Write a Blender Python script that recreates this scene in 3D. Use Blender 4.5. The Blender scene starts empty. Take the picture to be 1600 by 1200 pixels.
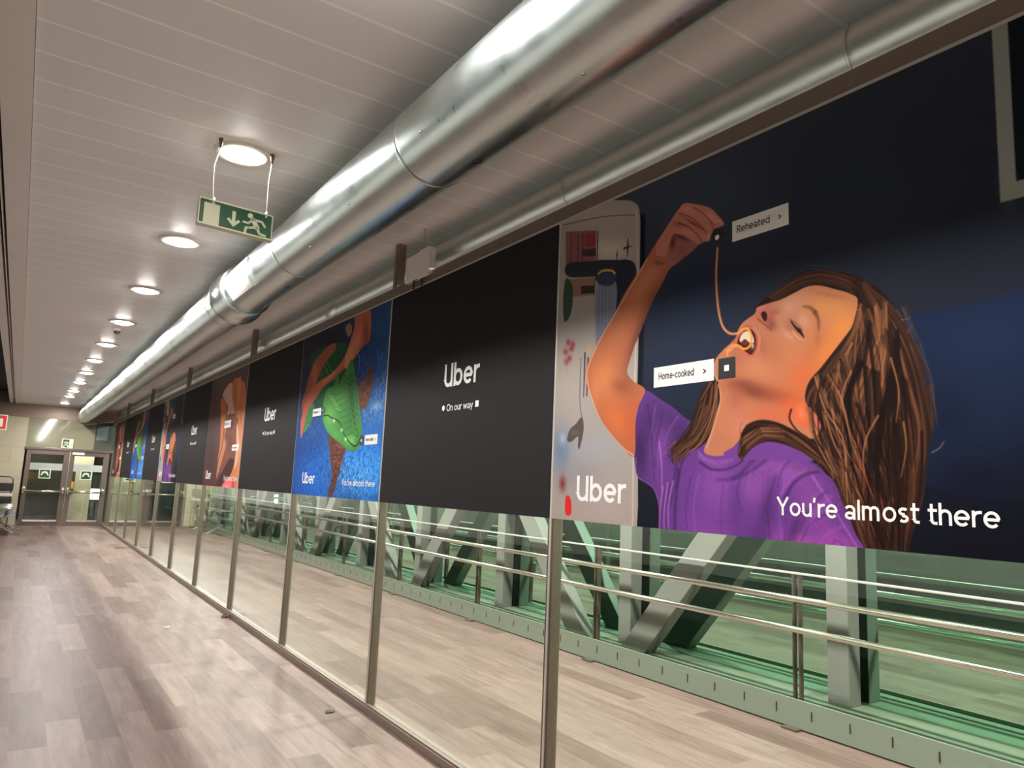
import bpy, bmesh, math, random
import numpy as np
from mathutils import Vector, Matrix, Euler
SC=bpy.context.scene; COL=SC.collection; PI=math.pi
# ------------------------------------------------------------------ camera, world, exposure
cam_data=bpy.data.cameras.new('camera'); cam=bpy.data.objects.new('camera',cam_data); COL.objects.link(cam); SC.camera=cam
cam_data.sensor_fit='HORIZONTAL'; cam_data.sensor_width=36; cam_data.lens=25.3798; cam_data.clip_start=.02
cam.matrix_world=Matrix([[0.826322, -0.115173, -0.551296, -2.163681], [-0.56162, -0.095287, -0.82189, 0.0], [0.042128, 0.988765, -0.143421, 1.542628], [0, 0, 0, 1]])
world=bpy.data.worlds.new('night'); SC.world=world; world.use_nodes=True
world.node_tree.nodes['Background'].inputs['Color'].default_value=(.012,.02,.022,1); world.node_tree.nodes['Background'].inputs['Strength'].default_value=.6
SC.view_settings.view_transform='Standard'; SC.view_settings.look='None'; SC.view_settings.gamma=1; SC.view_settings.use_curve_mapping=False
SC.view_settings.exposure=0.25; SC.cycles.caustics_reflective=False; SC.cycles.caustics_refractive=False
LAMP_W=18.0; PASS_W=106.0; LAMP_E=120.0
Y0=2.7986; PITCH=2.0; ZB=1.4108; ZT=2.8821; ZC=3.3; YE=23.9; YN=-4.5
# ------------------------------------------------------------------ helpers
def lin(c): 
    return tuple(((v/255)/12.92 if v<=10.3 else (((v/255)+.055)/1.055)**2.4) for v in c)
class NT:
    def __init__(s,name):
        s.m=bpy.data.materials.new(name); s.m.use_nodes=True; s.t=s.m.node_tree; s.b=s.t.nodes.get('Principled BSDF'); s.o=s.t.nodes.get('Material Output')
    def n(s,typ,**kw):
        x=s.t.nodes.new(typ)
        for k,v in kw.items():
            if k in x.inputs: x.inputs[k].default_value=v
            else: setattr(x,k,v)
        return x
    def l(s,a,b): s.t.links.new(a,b)
def mat(name,col,rough=.5,metal=0,noise=0,scale=20,spec=.5,bump=0,emit=0):
    q=NT(name); b=q.b; c=lin(col)+(1,)
    b.inputs['Base Color'].default_value=c; b.inputs['Roughness'].default_value=rough; b.inputs['Metallic'].default_value=metal; b.inputs['Specular IOR Level'].default_value=spec
    if noise or bump:
        tc=q.n('ShaderNodeTexCoord'); nz=q.n('ShaderNodeTexNoise',Scale=scale,Detail=4.0); q.l(tc.outputs['Object'],nz.inputs['Vector'])
        if noise:
            mx=q.n('ShaderNodeMix',data_type='RGBA'); mx.inputs[6].default_value=tuple(v*(1-noise) for v in c[:3])+(1,); mx.inputs[7].default_value=tuple(min(1,v*(1+noise)) for v in c[:3])+(1,)
            q.l(nz.outputs['Fac'],mx.inputs[0]); q.l(mx.outputs[2],b.inputs['Base Color'])
        if bump:
            bp=q.n('ShaderNodeBump',Strength=bump,Distance=.01); q.l(nz.outputs['Fac'],bp.inputs['Height']); q.l(bp.outputs['Normal'],b.inputs['Normal'])
    if emit: b.inputs['Emission Color'].default_value=c; b.inputs['Emission Strength'].default_value=emit
    return q.m
def bbox(bm,x0,x1,y0,y1,z0,z1,mi=0,M=None):
    v=[bm.verts.new(M@Vector(p) if M else p) for p in ((x0,y0,z0),(x1,y0,z0),(x1,y1,z0),(x0,y1,z0),(x0,y0,z1),(x1,y0,z1),(x1,y1,z1),(x0,y1,z1))]
    for f in ((3,2,1,0),(4,5,6,7),(0,1,5,4),(1,2,6,5),(2,3,7,6),(3,0,4,7)):
        bm.faces.new([v[i] for i in f]).material_index=mi
def frame_of(d):
    d=Vector(d).normalized(); a=Vector((0,0,1)) if abs(d.z)<.9 else Vector((1,0,0)); u=d.cross(a).normalized(); return d,u,d.cross(u).normalized()
def tube(bm,pts,r,n=12,mi=0,caps=True,smooth=True):
    pts=[Vector(p) for p in pts]; rs=r if isinstance(r,(list,tuple)) else [r]*len(pts); rings=[]; d0,u,w=frame_of(pts[1]-pts[0])
    for i,p in enumerate(pts):
        d=(pts[min(i+1,len(pts)-1)]-pts[max(i-1,0)]).normalized(); u=(u-d*u.dot(d)).normalized(); w=d.cross(u)
        rings.append([bm.verts.new(p+(u*math.cos(2*PI*k/n)+w*math.sin(2*PI*k/n))*rs[i]) for k in range(n)])
    for a,b in zip(rings,rings[1:]):
        for k in range(n):
            f=bm.faces.new((a[k],a[(k+1)%n],b[(k+1)%n],b[k])); f.smooth=smooth; f.material_index=mi
    if caps:
        bm.faces.new(rings[0][::-1]).material_index=mi; bm.faces.new(rings[-1]).material_index=mi
def lathe(bm,prof,c=(0,0,0),axis='z',n=32,mi=0,smooth=True):
    rings=[]
    for r,h in prof:
        ring=[]
        for k in range(n):
            a=2*PI*k/n; x,y=r*math.cos(a),r*math.sin(a)
            p=(x,y,h) if axis=='z' else ((x,h,y) if axis=='y' else (h,x,y)); ring.append(bm.verts.new(Vector(c)+Vector(p)))
        rings.append(ring)
    for a,b in zip(rings,rings[1:]):
        for k in range(n):
            f=bm.faces.new((a[k],a[(k+1)%n],b[(k+1)%n],b[k])); f.smooth=smooth; f.material_index=mi
    return rings
def prism(bm,poly,x0,x1,axis='x',mi=0):
    f=(lambda a,b,h:(h,a,b)) if axis=='x' else ((lambda a,b,h:(a,h,b)) if axis=='y' else (lambda a,b,h:(a,b,h)))
    A=[bm.verts.new(f(a,b,x0)) for a,b in poly]; B=[bm.verts.new(f(a,b,x1)) for a,b in poly]; n=len(poly)
    fs=[bm.faces.new(A[::-1]),bm.faces.new(B)]+[bm.faces.new((A[i],A[(i+1)%n],B[(i+1)%n],B[i])) for i in range(n)]
    for q in fs: q.material_index=mi
def obj(name,bm,mats,parent=None,bevel=0,loc=None):
    bmesh.ops.recalc_face_normals(bm,faces=bm.faces[:]); me=bpy.data.meshes.new(name); bm.to_mesh(me); bm.free()
    for m in (mats if isinstance(mats,(list,tuple)) else [mats]): me.materials.append(m)
    o=bpy.data.objects.new(name,me); COL.objects.link(o)
    if parent: o.parent=parent
    if loc: o.location=loc
    if bevel:
        b=o.modifiers.new('bevel','BEVEL'); b.width=bevel; b.segments=2; b.limit_method='ANGLE'; b.angle_limit=.6
    return o
def tag(o,label,cat,group=None):
    o['label']=label; o['category']=cat
    if group: o['group']=group
    return o
def thing(name,label,cat,loc=(0,0,0),group=None):
    o=bpy.data.objects.new(name,None); COL.objects.link(o); o.location=loc; o.empty_display_size=.1; return tag(o,label,cat,group)
def struct(o): o['kind']='structure'; return o
def bx(name,x0,x1,y0,y1,z0,z1,m,parent=None,bevel=0):
    bm=bmesh.new(); bbox(bm,x0,x1,y0,y1,z0,z1); return obj(name,bm,m,parent,bevel)
def dup(root,loc,label,group=None):
    r=root.copy(); COL.objects.link(r); r.location=loc; r['label']=label
    if group: r['group']=group
    for ch in list(root.children):
        c=ch.copy(); COL.objects.link(c); c.parent=r
        for g in list(ch.children):
            d=g.copy(); COL.objects.link(d); d.parent=c
    return r
# ------------------------------------------------------------------ materials
M={}
def wood_floor():
    q=NT('plank_floor'); b=q.b; tc=q.n('ShaderNodeTexCoord'); mp=q.n('ShaderNodeMapping'); mp.inputs['Rotation'].default_value=(0,0,PI/2); q.l(tc.outputs['Object'],mp.inputs['Vector'])
    br=q.n('ShaderNodeTexBrick',offset=.37,offset_frequency=2); 
    for k,v in dict(Scale=1.0).items(): br.inputs[k].default_value=v
    br.inputs['Brick Width'].default_value=1.25; br.inputs['Row Height'].default_value=.185; br.inputs['Mortar Size'].default_value=.0014; br.inputs['Mortar Smooth'].default_value=.3
    br.inputs['Color1'].default_value=(0,0,0,1); br.inputs['Color2'].default_value=(1,1,1,1); br.inputs['Mortar'].default_value=(.5,.5,.5,1); q.l(mp.outputs['Vector'],br.inputs['Vector'])
    ramp=q.n('ShaderNodeValToRGB'); e=ramp.color_ramp.elements; e[0].position=0; e[0].color=lin((94,75,68))+(1,); e[1].position=1; e[1].color=lin((122,103,95))+(1,)
    k=e.new(.35); k.color=lin((109,90,83))+(1,); q.l(br.outputs['Color'],ramp.inputs['Fac'])
    m2=q.n('ShaderNodeMapping'); m2.inputs['Scale'].default_value=(7,.7,1); q.l(tc.outputs['Object'],m2.inputs['Vector'])
    g=q.n('ShaderNodeTexNoise',Scale=2.2,Detail=6.0,Roughness=.62,Distortion=.5)
    addv=q.n('ShaderNodeVectorMath',operation='ADD'); q.l(m2.outputs['Vector'],addv.inputs[0]); sc=q.n('ShaderNodeVectorMath',operation='SCALE'); sc.inputs['Scale'].default_value=9.0; q.l(br.outputs['Color'],sc.inputs[0]); q.l(sc.outputs[0],addv.inputs[1]); q.l(addv.outputs[0],g.inputs['Vector'])
    gr=q.n('ShaderNodeMapRange'); gr.inputs['From Min'].default_value=.3; gr.inputs['From Max'].default_value=.72; gr.inputs['To Min'].default_value=1.24; gr.inputs['To Max'].default_value=.76; q.l(g.outputs['Fac'],gr.inputs['Value'])
    mu=q.n('ShaderNodeVectorMath',operation='SCALE'); q.l(ramp.outputs['Color'],mu.inputs[0])
    m3=q.n('ShaderNodeMapping'); m3.inputs['Scale'].default_value=(30,2.2,1); q.l(tc.outputs['Object'],m3.inputs['Vector']); g2=q.n('ShaderNodeTexNoise',Scale=1.6,Detail=5.0,Roughness=.7); q.l(m3.outputs['Vector'],g2.inputs['Vector'])
    r2=q.n('ShaderNodeMapRange'); r2.inputs['From Min'].default_value=.3; r2.inputs['From Max'].default_value=.75; r2.inputs['To Min'].default_value=1.12; r2.inputs['To Max'].default_value=.84; q.l(g2.outputs['Fac'],r2.inputs['Value'])
    st=q.n('ShaderNodeTexNoise',Scale=5.0,Detail=3.0); q.l(tc.outputs['Object'],st.inputs['Vector']); r3=q.n('ShaderNodeMapRange'); r3.inputs['From Min'].default_value=.60; r3.inputs['From Max'].default_value=.75; r3.inputs['To Min'].default_value=1.0; r3.inputs['To Max'].default_value=.8; q.l(st.outputs['Fac'],r3.inputs['Value'])
    p1=q.n('ShaderNodeMath',operation='MULTIPLY'); q.l(gr.outputs['Result'],p1.inputs[0]); q.l(r2.outputs['Result'],p1.inputs[1]); p2=q.n('ShaderNodeMath',operation='MULTIPLY'); q.l(p1.outputs[0],p2.inputs[0]); q.l(r3.outputs['Result'],p2.inputs[1]); q.l(p2.outputs[0],mu.inputs['Scale'])
    mo=q.n('ShaderNodeMix',data_type='RGBA'); q.l(br.outputs['Fac'],mo.inputs[0]); q.l(mu.outputs[0],mo.inputs[6]); mo.inputs[7].default_value=lin((112,90,80))+(1,)
    q.l(mo.outputs[2],b.inputs['Base Color']); b.inputs['Roughness'].default_value=.42; b.inputs['Specular IOR Level'].default_value=.1
    bp=q.n('ShaderNodeBump',Strength=.12,Distance=.002); q.l(g.outputs['Fac'],bp.inputs['Height']); q.l(bp.outputs['Normal'],b.inputs['Normal']); return q.m
def duct_metal(name,rough,col):
    q=NT(name); b=q.b; b.inputs['Metallic'].default_value=1; tc=q.n('ShaderNodeTexCoord'); mp=q.n('ShaderNodeMapping'); mp.inputs['Scale'].default_value=(3,1.2,3); q.l(tc.outputs['Object'],mp.inputs['Vector'])
    nz=q.n('ShaderNodeTexNoise',Scale=1.6,Detail=2.0); q.l(mp.outputs['Vector'],nz.inputs['Vector']); bp=q.n('ShaderNodeBump',Strength=.16,Distance=.015); q.l(nz.outputs['Fac'],bp.inputs['Height']); q.l(bp.outputs['Normal'],b.inputs['Normal'])
    n2=q.n('ShaderNodeTexNoise',Scale=9.0,Detail=5.0); q.l(tc.outputs['Object'],n2.inputs['Vector']); mr=q.n('ShaderNodeMapRange'); mr.inputs['To Min'].default_value=rough*.8; mr.inputs['To Max'].default_value=rough*1.25; q.l(n2.outputs['Fac'],mr.inputs['Value']); q.l(mr.outputs['Result'],b.inputs['Roughness'])
    mx=q.n('ShaderNodeMix',data_type='RGBA'); mx.inputs[6].default_value=lin(tuple(v*.94 for v in col))+(1,); mx.inputs[7].default_value=lin(col)+(1,); q.l(n2.outputs['Fac'],mx.inputs[0]); q.l(mx.outputs[2],b.inputs['Base Color']); return q.m
def ceiling_mat():
    q=NT('ceiling_planks'); b=q.b; tc=q.n('ShaderNodeTexCoord'); sx=q.n('ShaderNodeSeparateXYZ'); q.l(tc.outputs['Object'],sx.inputs[0])
    a=q.n('ShaderNodeMath',operation='ADD'); a.inputs[1].default_value=100*.2665-.0535+.006; q.l(sx.outputs['Y'],a.inputs[0])
    d=q.n('ShaderNodeMath',operation='MODULO'); d.inputs[1].default_value=.2665; q.l(a.outputs[0],d.inputs[0]); c=q.n('ShaderNodeMath',operation='LESS_THAN'); c.inputs[1].default_value=.016; q.l(d.outputs[0],c.inputs[0])
    nz=q.n('ShaderNodeTexNoise',Scale=1.2,Detail=2.0); q.l(tc.outputs['Object'],nz.inputs['Vector']); mp=q.n('ShaderNodeMix',data_type='RGBA'); mp.inputs[6].default_value=lin((233,232,230))+(1,); mp.inputs[7].default_value=lin((238,237,235))+(1,); q.l(nz.outputs['Fac'],mp.inputs[0])
    mx=q.n('ShaderNodeMix',data_type='RGBA'); q.l(c.outputs[0],mx.inputs[0]); q.l(mp.outputs[2],mx.inputs[6]); mx.inputs[7].default_value=lin((255,255,255))+(1,); q.l(mx.outputs[2],b.inputs['Base Color']); b.inputs['Roughness'].default_value=.42; b.inputs['Specular IOR Level'].default_value=.3; return q.m
def clear_glass(name,tint,ior=1.5,boost=0.0):
    q=NT(name); q.t.nodes.remove(q.b); lw=q.n('ShaderNodeLayerWeight',Blend=.5); pw=q.n('ShaderNodeMath',operation='POWER'); pw.inputs[1].default_value=5.0; q.l(lw.outputs['Facing'],pw.inputs[0]); fr=q.n('ShaderNodeMath',operation='MULTIPLY_ADD'); fr.inputs[1].default_value=.96; fr.inputs[2].default_value=.04; q.l(pw.outputs[0],fr.inputs[0]); tr=q.n('ShaderNodeBsdfTransparent'); tr.inputs['Color'].default_value=tint+(1,); gl=q.n('ShaderNodeBsdfGlossy'); gl.inputs['Roughness'].default_value=.0; gl.inputs['Color'].default_value=(.95,1,.97,1)
    ad=q.n('ShaderNodeMath',operation='ADD'); ad.use_clamp=True; ad.inputs[1].default_value=boost; q.l(fr.outputs[0],ad.inputs[0])
    mx=q.n('ShaderNodeMixShader'); q.l(ad.outputs[0],mx.inputs[0]); q.l(tr.outputs[0],mx.inputs[1]); q.l(gl.outputs[0],mx.inputs[2]); q.l(mx.outputs[0],q.o.inputs['Surface']); return q.m
def coated_glass(name,fac,col,tint):
    q=NT(name); q.t.nodes.remove(q.b); tr=q.n('ShaderNodeBsdfTransparent'); tr.inputs['Color'].default_value=tint+(1,); gl=q.n('ShaderNodeBsdfGlossy'); gl.inputs['Roughness'].default_value=.015; gl.inputs['Color'].default_value=col+(1,)
    mx=q.n('ShaderNodeMixShader'); mx.inputs[0].default_value=fac; q.l(tr.outputs[0],mx.inputs[1]); q.l(gl.outputs[0],mx.inputs[2]); q.l(mx.outputs[0],q.o.inputs['Surface']); return q.m
def print_mat():
    q=NT('printed_vinyl'); at=q.n('ShaderNodeAttribute',attribute_name='ink'); hs=q.n('ShaderNodeVectorMath',operation='SCALE'); hs.inputs['Scale'].default_value=.8; q.l(at.outputs['Color'],hs.inputs[0]); q.l(hs.outputs[0],q.b.inputs['Base Color']); q.b.inputs['Roughness'].default_value=.6; q.b.inputs['Specular IOR Level'].default_value=.06; return q.m
def emitter(name,col,e):
    q=NT(name); q.t.nodes.remove(q.b); em=q.n('ShaderNodeEmission',Strength=e); em.inputs['Color'].default_value=col+(1,); q.l(em.outputs[0],q.o.inputs['Surface']); return q.m
def tile_mat():
    q=NT('stone_tiles'); tc=q.n('ShaderNodeTexCoord'); mp=q.n('ShaderNodeMapping'); mp.inputs['Rotation'].default_value=(PI/2,0,0); q.l(tc.outputs['Object'],mp.inputs['Vector']); br=q.n('ShaderNodeTexBrick',offset=.5); br.inputs['Scale'].default_value=1; br.inputs['Brick Width'].default_value=1.2; br.inputs['Row Height'].default_value=.42; br.inputs['Mortar Size'].default_value=.006
    br.inputs['Color1'].default_value=lin((196,186,158))+(1,); br.inputs['Color2'].default_value=lin((191,181,154))+(1,); br.inputs['Mortar'].default_value=lin((168,160,138))+(1,); q.l(mp.outputs['Vector'],br.inputs['Vector']); q.l(br.outputs['Color'],q.b.inputs['Base Color']); q.b.inputs['Roughness'].default_value=.3; return q.m
M['floor']=wood_floor(); M['ceil']=ceiling_mat(); M['duct']=duct_metal('galvanised_sheet',.29,(208,219,216)); M['duct2']=duct_metal('galvanised_spiral',.33,(214,219,214))
M['glass']=clear_glass('partition_glass',(.94,.985,.945)); M['door_glass']=clear_glass('door_glass',(.9,.93,.88)); M['facade']=coated_glass('facade_glass',.82,(.55,.9,.7),(.3,.42,.38)); M['leftglass']=coated_glass('left_glass',.3,(.7,.75,.73),(.2,.22,.22))
M['added_sill']=mat('reflection_fill_sill',(104,116,94),.45,0,.12,5); M['mid_panel']=mat('grey_lower_panel',(104,100,94),.5,0,.04,2); M['bounce_panel']=mat('pale_bounce_panel',(222,218,212),.5,0,.04,2); M['alu']=mat('anodised_aluminium',(116,105,92),.38,.75,.08,30); M['alu_dark']=mat('grey_brown_aluminium',(128,112,102),.4,.35,.06,20); M['alu_edge']=mat('bright_aluminium_edge',(205,198,188),.35,.5)
M['steel']=mat('polished_stainless',(226,220,210),.16,1,.03,40); M['paint_grey']=mat('painted_steel',(118,118,109),.45,0,.05,6); M['mullion']=mat('dark_mullion',(40,46,44),.4,.3); M['kick']=mat('kick_plate_paint',(130,137,122),.4,.1,.04,3); M['slot']=mat('dark_slot',(30,30,28),.8)
M['black_vinyl']=mat('black_printed_vinyl',(42,40,41),.6,0,.05,2,.04); M['white_ink']=mat('white_lettering',(228,226,224),.5); M['tag_ink']=mat('tag_paper',(222,216,212),.5); M['dark_ink']=mat('dark_lettering',(9,9,10),.5); M['backing']=mat('white_backing',(196,196,190),.6); M['print']=print_mat()
M['white_trim']=mat('white_painted_trim',(232,224,217),.5,0,.03,5); M['ring']=mat('white_lamp_ring',(214,206,196),.35); M['lamp']=emitter('lamp_diffuser',(1,.98,.94),LAMP_E)
M['lit']=emitter('lit_panel',(.93,.97,1),7.0); M['wall']=tile_mat(); M['tan']=mat('glossy_tan_panel',(150,146,122),.06,0,.03,2,.6); M['brown']=mat('brown_header',(140,118,104),.4,.2,.05,5); M['doormetal']=mat('brown_door_metal',(112,98,90),.3,.5,.06,8)
M['dark']=mat('dark_void',(14,13,12),.7); M['black']=mat('black_plastic',(26,25,25),.45); M['green']=mat('sign_green',(18,74,44),.35); M['cream']=mat('sign_cream',(206,206,172),.45); M['sign_white']=mat('sign_white',(222,226,200),.4); M['red']=mat('sign_red',(206,46,46),.4); M['white']=mat('white_plastic',(226,216,208),.45)
M['yellow']=mat('yellow_plastic',(206,160,40),.4); M['cord']=mat('white_cord',(226,218,210),.5); M['hook']=mat('brown_hook',(96,82,72),.4,.6); M['chrome']=mat('chrome',(214,210,206),.2,1); M['seat']=mat('perforated_grey_metal',(150,148,148),.35,.8,.1,80); M['dim_wall']=mat('dim_green_wall',(70,72,60),.6,0,.1,3); M['beige']=mat('beige_wall',(176,168,142),.5,0,.05,2); M['blue_grey']=mat('blue_grey_wall',(110,122,130),.5,0,.05,2); M['frost']=mat('frosted_band',(180,182,176),.6); M['litter']=mat('paper_litter',(226,214,200),.7); M['litter_dark']=mat('brown_litter',(70,48,42),.7)
# ---- print painter: colours are the sRGB colours of the ink on a flat sheet; coordinates in millimetres from the sheet's lower left corner
def smooth_line(p, closed, n=6):
    p=np.asarray(p,float); m=len(p); out=[]
    for i in range(m if closed else m-1):
        if closed: a,b,c,d=p[i-1],p[i],p[(i+1)%m],p[(i+2)%m]
        else: a,b,c,d=p[max(i-1,0)],p[i],p[i+1],p[min(i+2,m-1)]
        for k in range(n):
            t=k/n; out.append(.5*((2*b)+(c-a)*t+(2*a-5*b+4*c-d)*t*t+(3*b-a-3*c+d)*t**3))
    if not closed: out.append(p[-1])
    return np.array(out)
class Sheet:
    def __init__(s,w,h,step,seed=1):
        s.nx=int(round(w/step))+1; s.ny=int(round(h/step))+1; s.st=step
        s.x=np.linspace(0,w,s.nx,dtype=np.float32); s.y=np.linspace(0,h,s.ny,dtype=np.float32)
        s.img=np.zeros((s.ny,s.nx,3),np.float32); s.clip=None; s.rng=random.Random(seed)
    def box(s,x0,y0,x1,y1):
        i0=max(0,int((x0)/s.st)-1); i1=min(s.nx,int(x1/s.st)+3); j0=max(0,int(y0/s.st)-1); j1=min(s.ny,int(y1/s.st)+3)
        return (i0,i1,j0,j1) if i1>i0 and j1>j0 else None
    def put(s,b,m,col,clipped):
        i0,i1,j0,j1=b
        if clipped and s.clip is not None: m=m*s.clip[j0:j1,i0:i1]
        r=s.img[j0:j1,i0:i1]; r+=(np.array(col,np.float32)-r)*m[...,None]
    def grad(s,c00,c10,c01,c11):
        U=(s.x/s.x[-1])[None,:,None]; V=(s.y/s.y[-1])[:,None,None]
        f=lambda c:np.array(c,np.float32)[None,None]
        s.img[:]=(f(c00)*(1-U)+f(c10)*U)*(1-V)+(f(c01)*(1-U)+f(c11)*U)*V
    def mask(s,p,soft):
        b=s.box(p[:,0].min()-soft,p[:,1].min()-soft,p[:,0].max()+soft,p[:,1].max()+soft)
        if b is None: return None,None
        i0,i1,j0,j1=b; X=s.x[i0:i1][None]; Y=s.y[j0:j1][:,None]
        ins=np.zeros((j1-j0,i1-i0),bool); d2=np.full(ins.shape,1e9,np.float32)
        for k in range(len(p)):
            ax,ay=p[k-1]; bx,by=p[k]; dx,dy=bx-ax,by-ay
            if ay!=by:
                c=((ay>Y)!=(by>Y)); ins^=c&(X<dx*(Y-ay)/dy+ax)
            L=dx*dx+dy*dy
            if L<1e-9: continue
            t=np.clip(((X-ax)*dx+(Y-ay)*dy)/L,0,1); d2=np.minimum(d2,(X-ax-t*dx)**2+(Y-ay-t*dy)**2)
        d=np.sqrt(d2)*np.where(ins,1,-1)
        return b,np.clip(.5+d/max(soft,1e-3),0,1).astype(np.float32)
    def poly(s,col,soft,p,curved=True,alpha=1,clipped=False,setclip=False):
        p=np.asarray(p,float)
        if curved: p=smooth_line(p,True)
        b,m=s.mask(p,max(soft,s.st))
        if b is None: return
        if setclip:
            s.clip=np.zeros((s.ny,s.nx),np.float32); s.clip[b[2]:b[3],b[0]:b[1]]=m
        s.put(b,m*alpha,col,clipped)
    def blob(s,col,alpha,q,clipped=True):
        cx,cy,ax,ay,bx,by=q; A=np.array([[ax-cx,bx-cx],[ay-cy,by-cy]],float)
        if abs(np.linalg.det(A))<1e-6: return
        I=np.linalg.inv(A); ex=2.2*(abs(A[0,0])+abs(A[0,1])); ey=2.2*(abs(A[1,0])+abs(A[1,1]))
        b=s.box(cx-ex,cy-ey,cx+ex,cy+ey)
        if b is None: return
        X=s.x[b[0]:b[1]][None]-cx; Y=s.y[b[2]:b[3]][:,None]-cy
        r2=(I[0,0]*X+I[0,1]*Y)**2+(I[1,0]*X+I[1,1]*Y)**2
        s.put(b,(alpha*np.exp(-1.4*r2)).astype(np.float32),col,clipped)
    def stroke(s,col,alpha,w0,w1,p,clipped=False,soft=None,n=5):
        p=smooth_line(p,False,n); soft=soft or s.st*1.2; w=max(w0,w1)+soft
        b=s.box(p[:,0].min()-w,p[:,1].min()-w,p[:,0].max()+w,p[:,1].max()+w)
        if b is None: return
        m=np.zeros((b[3]-b[2],b[1]-b[0]),np.float32); N=len(p)-1
        for k in range(N):
            (ax,ay),(bx,by)=p[k],p[k+1]; r=.5*(w0+(w1-w0)*(k+.5)/N)
            c=s.box(min(ax,bx)-r-soft,min(ay,by)-r-soft,max(ax,bx)+r+soft,max(ay,by)+r+soft)
            if c is None: continue
            X=s.x[c[0]:c[1]][None]; Y=s.y[c[2]:c[3]][:,None]; dx,dy=bx-ax,by-ay; L=dx*dx+dy*dy+1e-9
            t=np.clip(((X-ax)*dx+(Y-ay)*dy)/L,0,1); d=np.sqrt((X-ax-t*dx)**2+(Y-ay-t*dy)**2)
            v=m[c[2]-b[2]:c[3]-b[2],c[0]-b[0]:c[1]-b[0]]; np.maximum(v,np.clip(.5+(r-d)/soft,0,1)*min(1,2*r/s.st+.25),out=v)
        s.put(b,m*alpha,col,clipped)
    def hair(s,A,B,n,cols,w,alpha,jit,clipped=True,part=None):
        A=np.array(A,float);B=np.array(B,float); R=s.rng
        for k in range(n):
            t=R.random(); q=A*(1-t)+B*t; ph=11*t+R.random()*1.6; fr=.9+.5*math.sin(5*t)+R.random()*.3
            i0=0;i1=len(q)
            if part:
                i0=R.randrange(0,max(1,len(q)-part)); i1=min(len(q),i0+part+R.randrange(0,3))
            q=np.array([[x+jit*math.sin(ph+fr*i),y+.5*jit*math.cos(ph*1.7+fr*i)] for i,(x,y) in enumerate(q)])[i0:i1]
            if len(q)<2: continue
            c=R.choice(cols); f=.75+.5*R.random()
            s.stroke([min(255,v*f) for v in c],alpha*(.5+.5*R.random()),w*(.6+R.random()),w*.3,q,clipped,n=4)
    def ripple(s,col,alpha,sc,seed,q,clipped=False,th=.28):
        cx,cy,ax,ay,bx,by=q; ex=2*max(abs(ax-cx),abs(bx-cx)); ey=2*max(abs(ay-cy),abs(by-cy)); b=s.box(cx-ex,cy-ey,cx+ex,cy+ey)
        if b is None: return
        X=s.x[b[0]:b[1]][None]/sc+seed; Y=s.y[b[2]:b[3]][:,None]/sc-seed*.7
        wx=X+.9*np.sin(.8*Y+seed)+.4*np.sin(1.9*Y+1.3*X); wy=Y+.8*np.sin(.9*X-seed)+.4*np.sin(2.1*X-.9*Y)
        f=np.sin(1.7*wx)*np.sin(1.5*wy)+.45*np.sin(3.1*wx+2.3*wy)
        m=np.exp(-(f/th)**2)*np.exp(-1.2*(((s.x[b[0]:b[1]][None]-cx)/(ex/2))**2+((s.y[b[2]:b[3]][:,None]-cy)/(ey/2))**2))
        s.put(b,(alpha*m).astype(np.float32),col,clipped)
    def grain(s,amp,clipped=False):
        g=np.random.RandomState(3).normal(0,amp,(s.ny,s.nx,1)).astype(np.float32)
        if clipped and s.clip is not None: g=g*s.clip[...,None]
        s.img+=g
    def run(s,ops):
        for o in ops:
            k=o[0]
            if k=='bg': s.grad(*o[1:])
            elif k=='P': s.poly(o[1],o[2],o[3])
            elif k=='M': s.poly(o[1],o[2],o[3],setclip=True)
            elif k=='c': s.poly(o[1],o[2],o[3],len(o[3])>4,o[4],True)
            elif k=='g': s.grain(o[1],True)
            elif k=='L': s.poly(o[1],o[2],o[3],curved=False)
            elif k=='B': s.blob(o[1],o[2],o[3])
            elif k=='F': s.blob(o[1],o[2],o[3],clipped=False)
            elif k=='S': s.stroke(o[1],o[2],o[3],o[4],o[5])
            elif k=='s': s.stroke(o[1],o[2],o[3],o[4],o[5],clipped=True)
            elif k=='w': s.stroke(o[1],o[2],o[3],o[4],o[5],clipped=True,soft=o[6])
            elif k=='H': s.hair(o[1],o[2],o[3],o[4],o[5],o[6],o[7],True,o[8])
            elif k=='h': s.hair(o[1],o[2],o[3],o[4],o[5],o[6],o[7],False,o[8])
            elif k=='R': s.ripple(o[1],o[2],o[4],o[5],o[3])
            elif k=='r': s.ripple(o[1],o[2],o[4],o[5],o[3],True)
            elif k=='x': s.clip=None
        np.clip(s.img,0,255,out=s.img)
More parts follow.
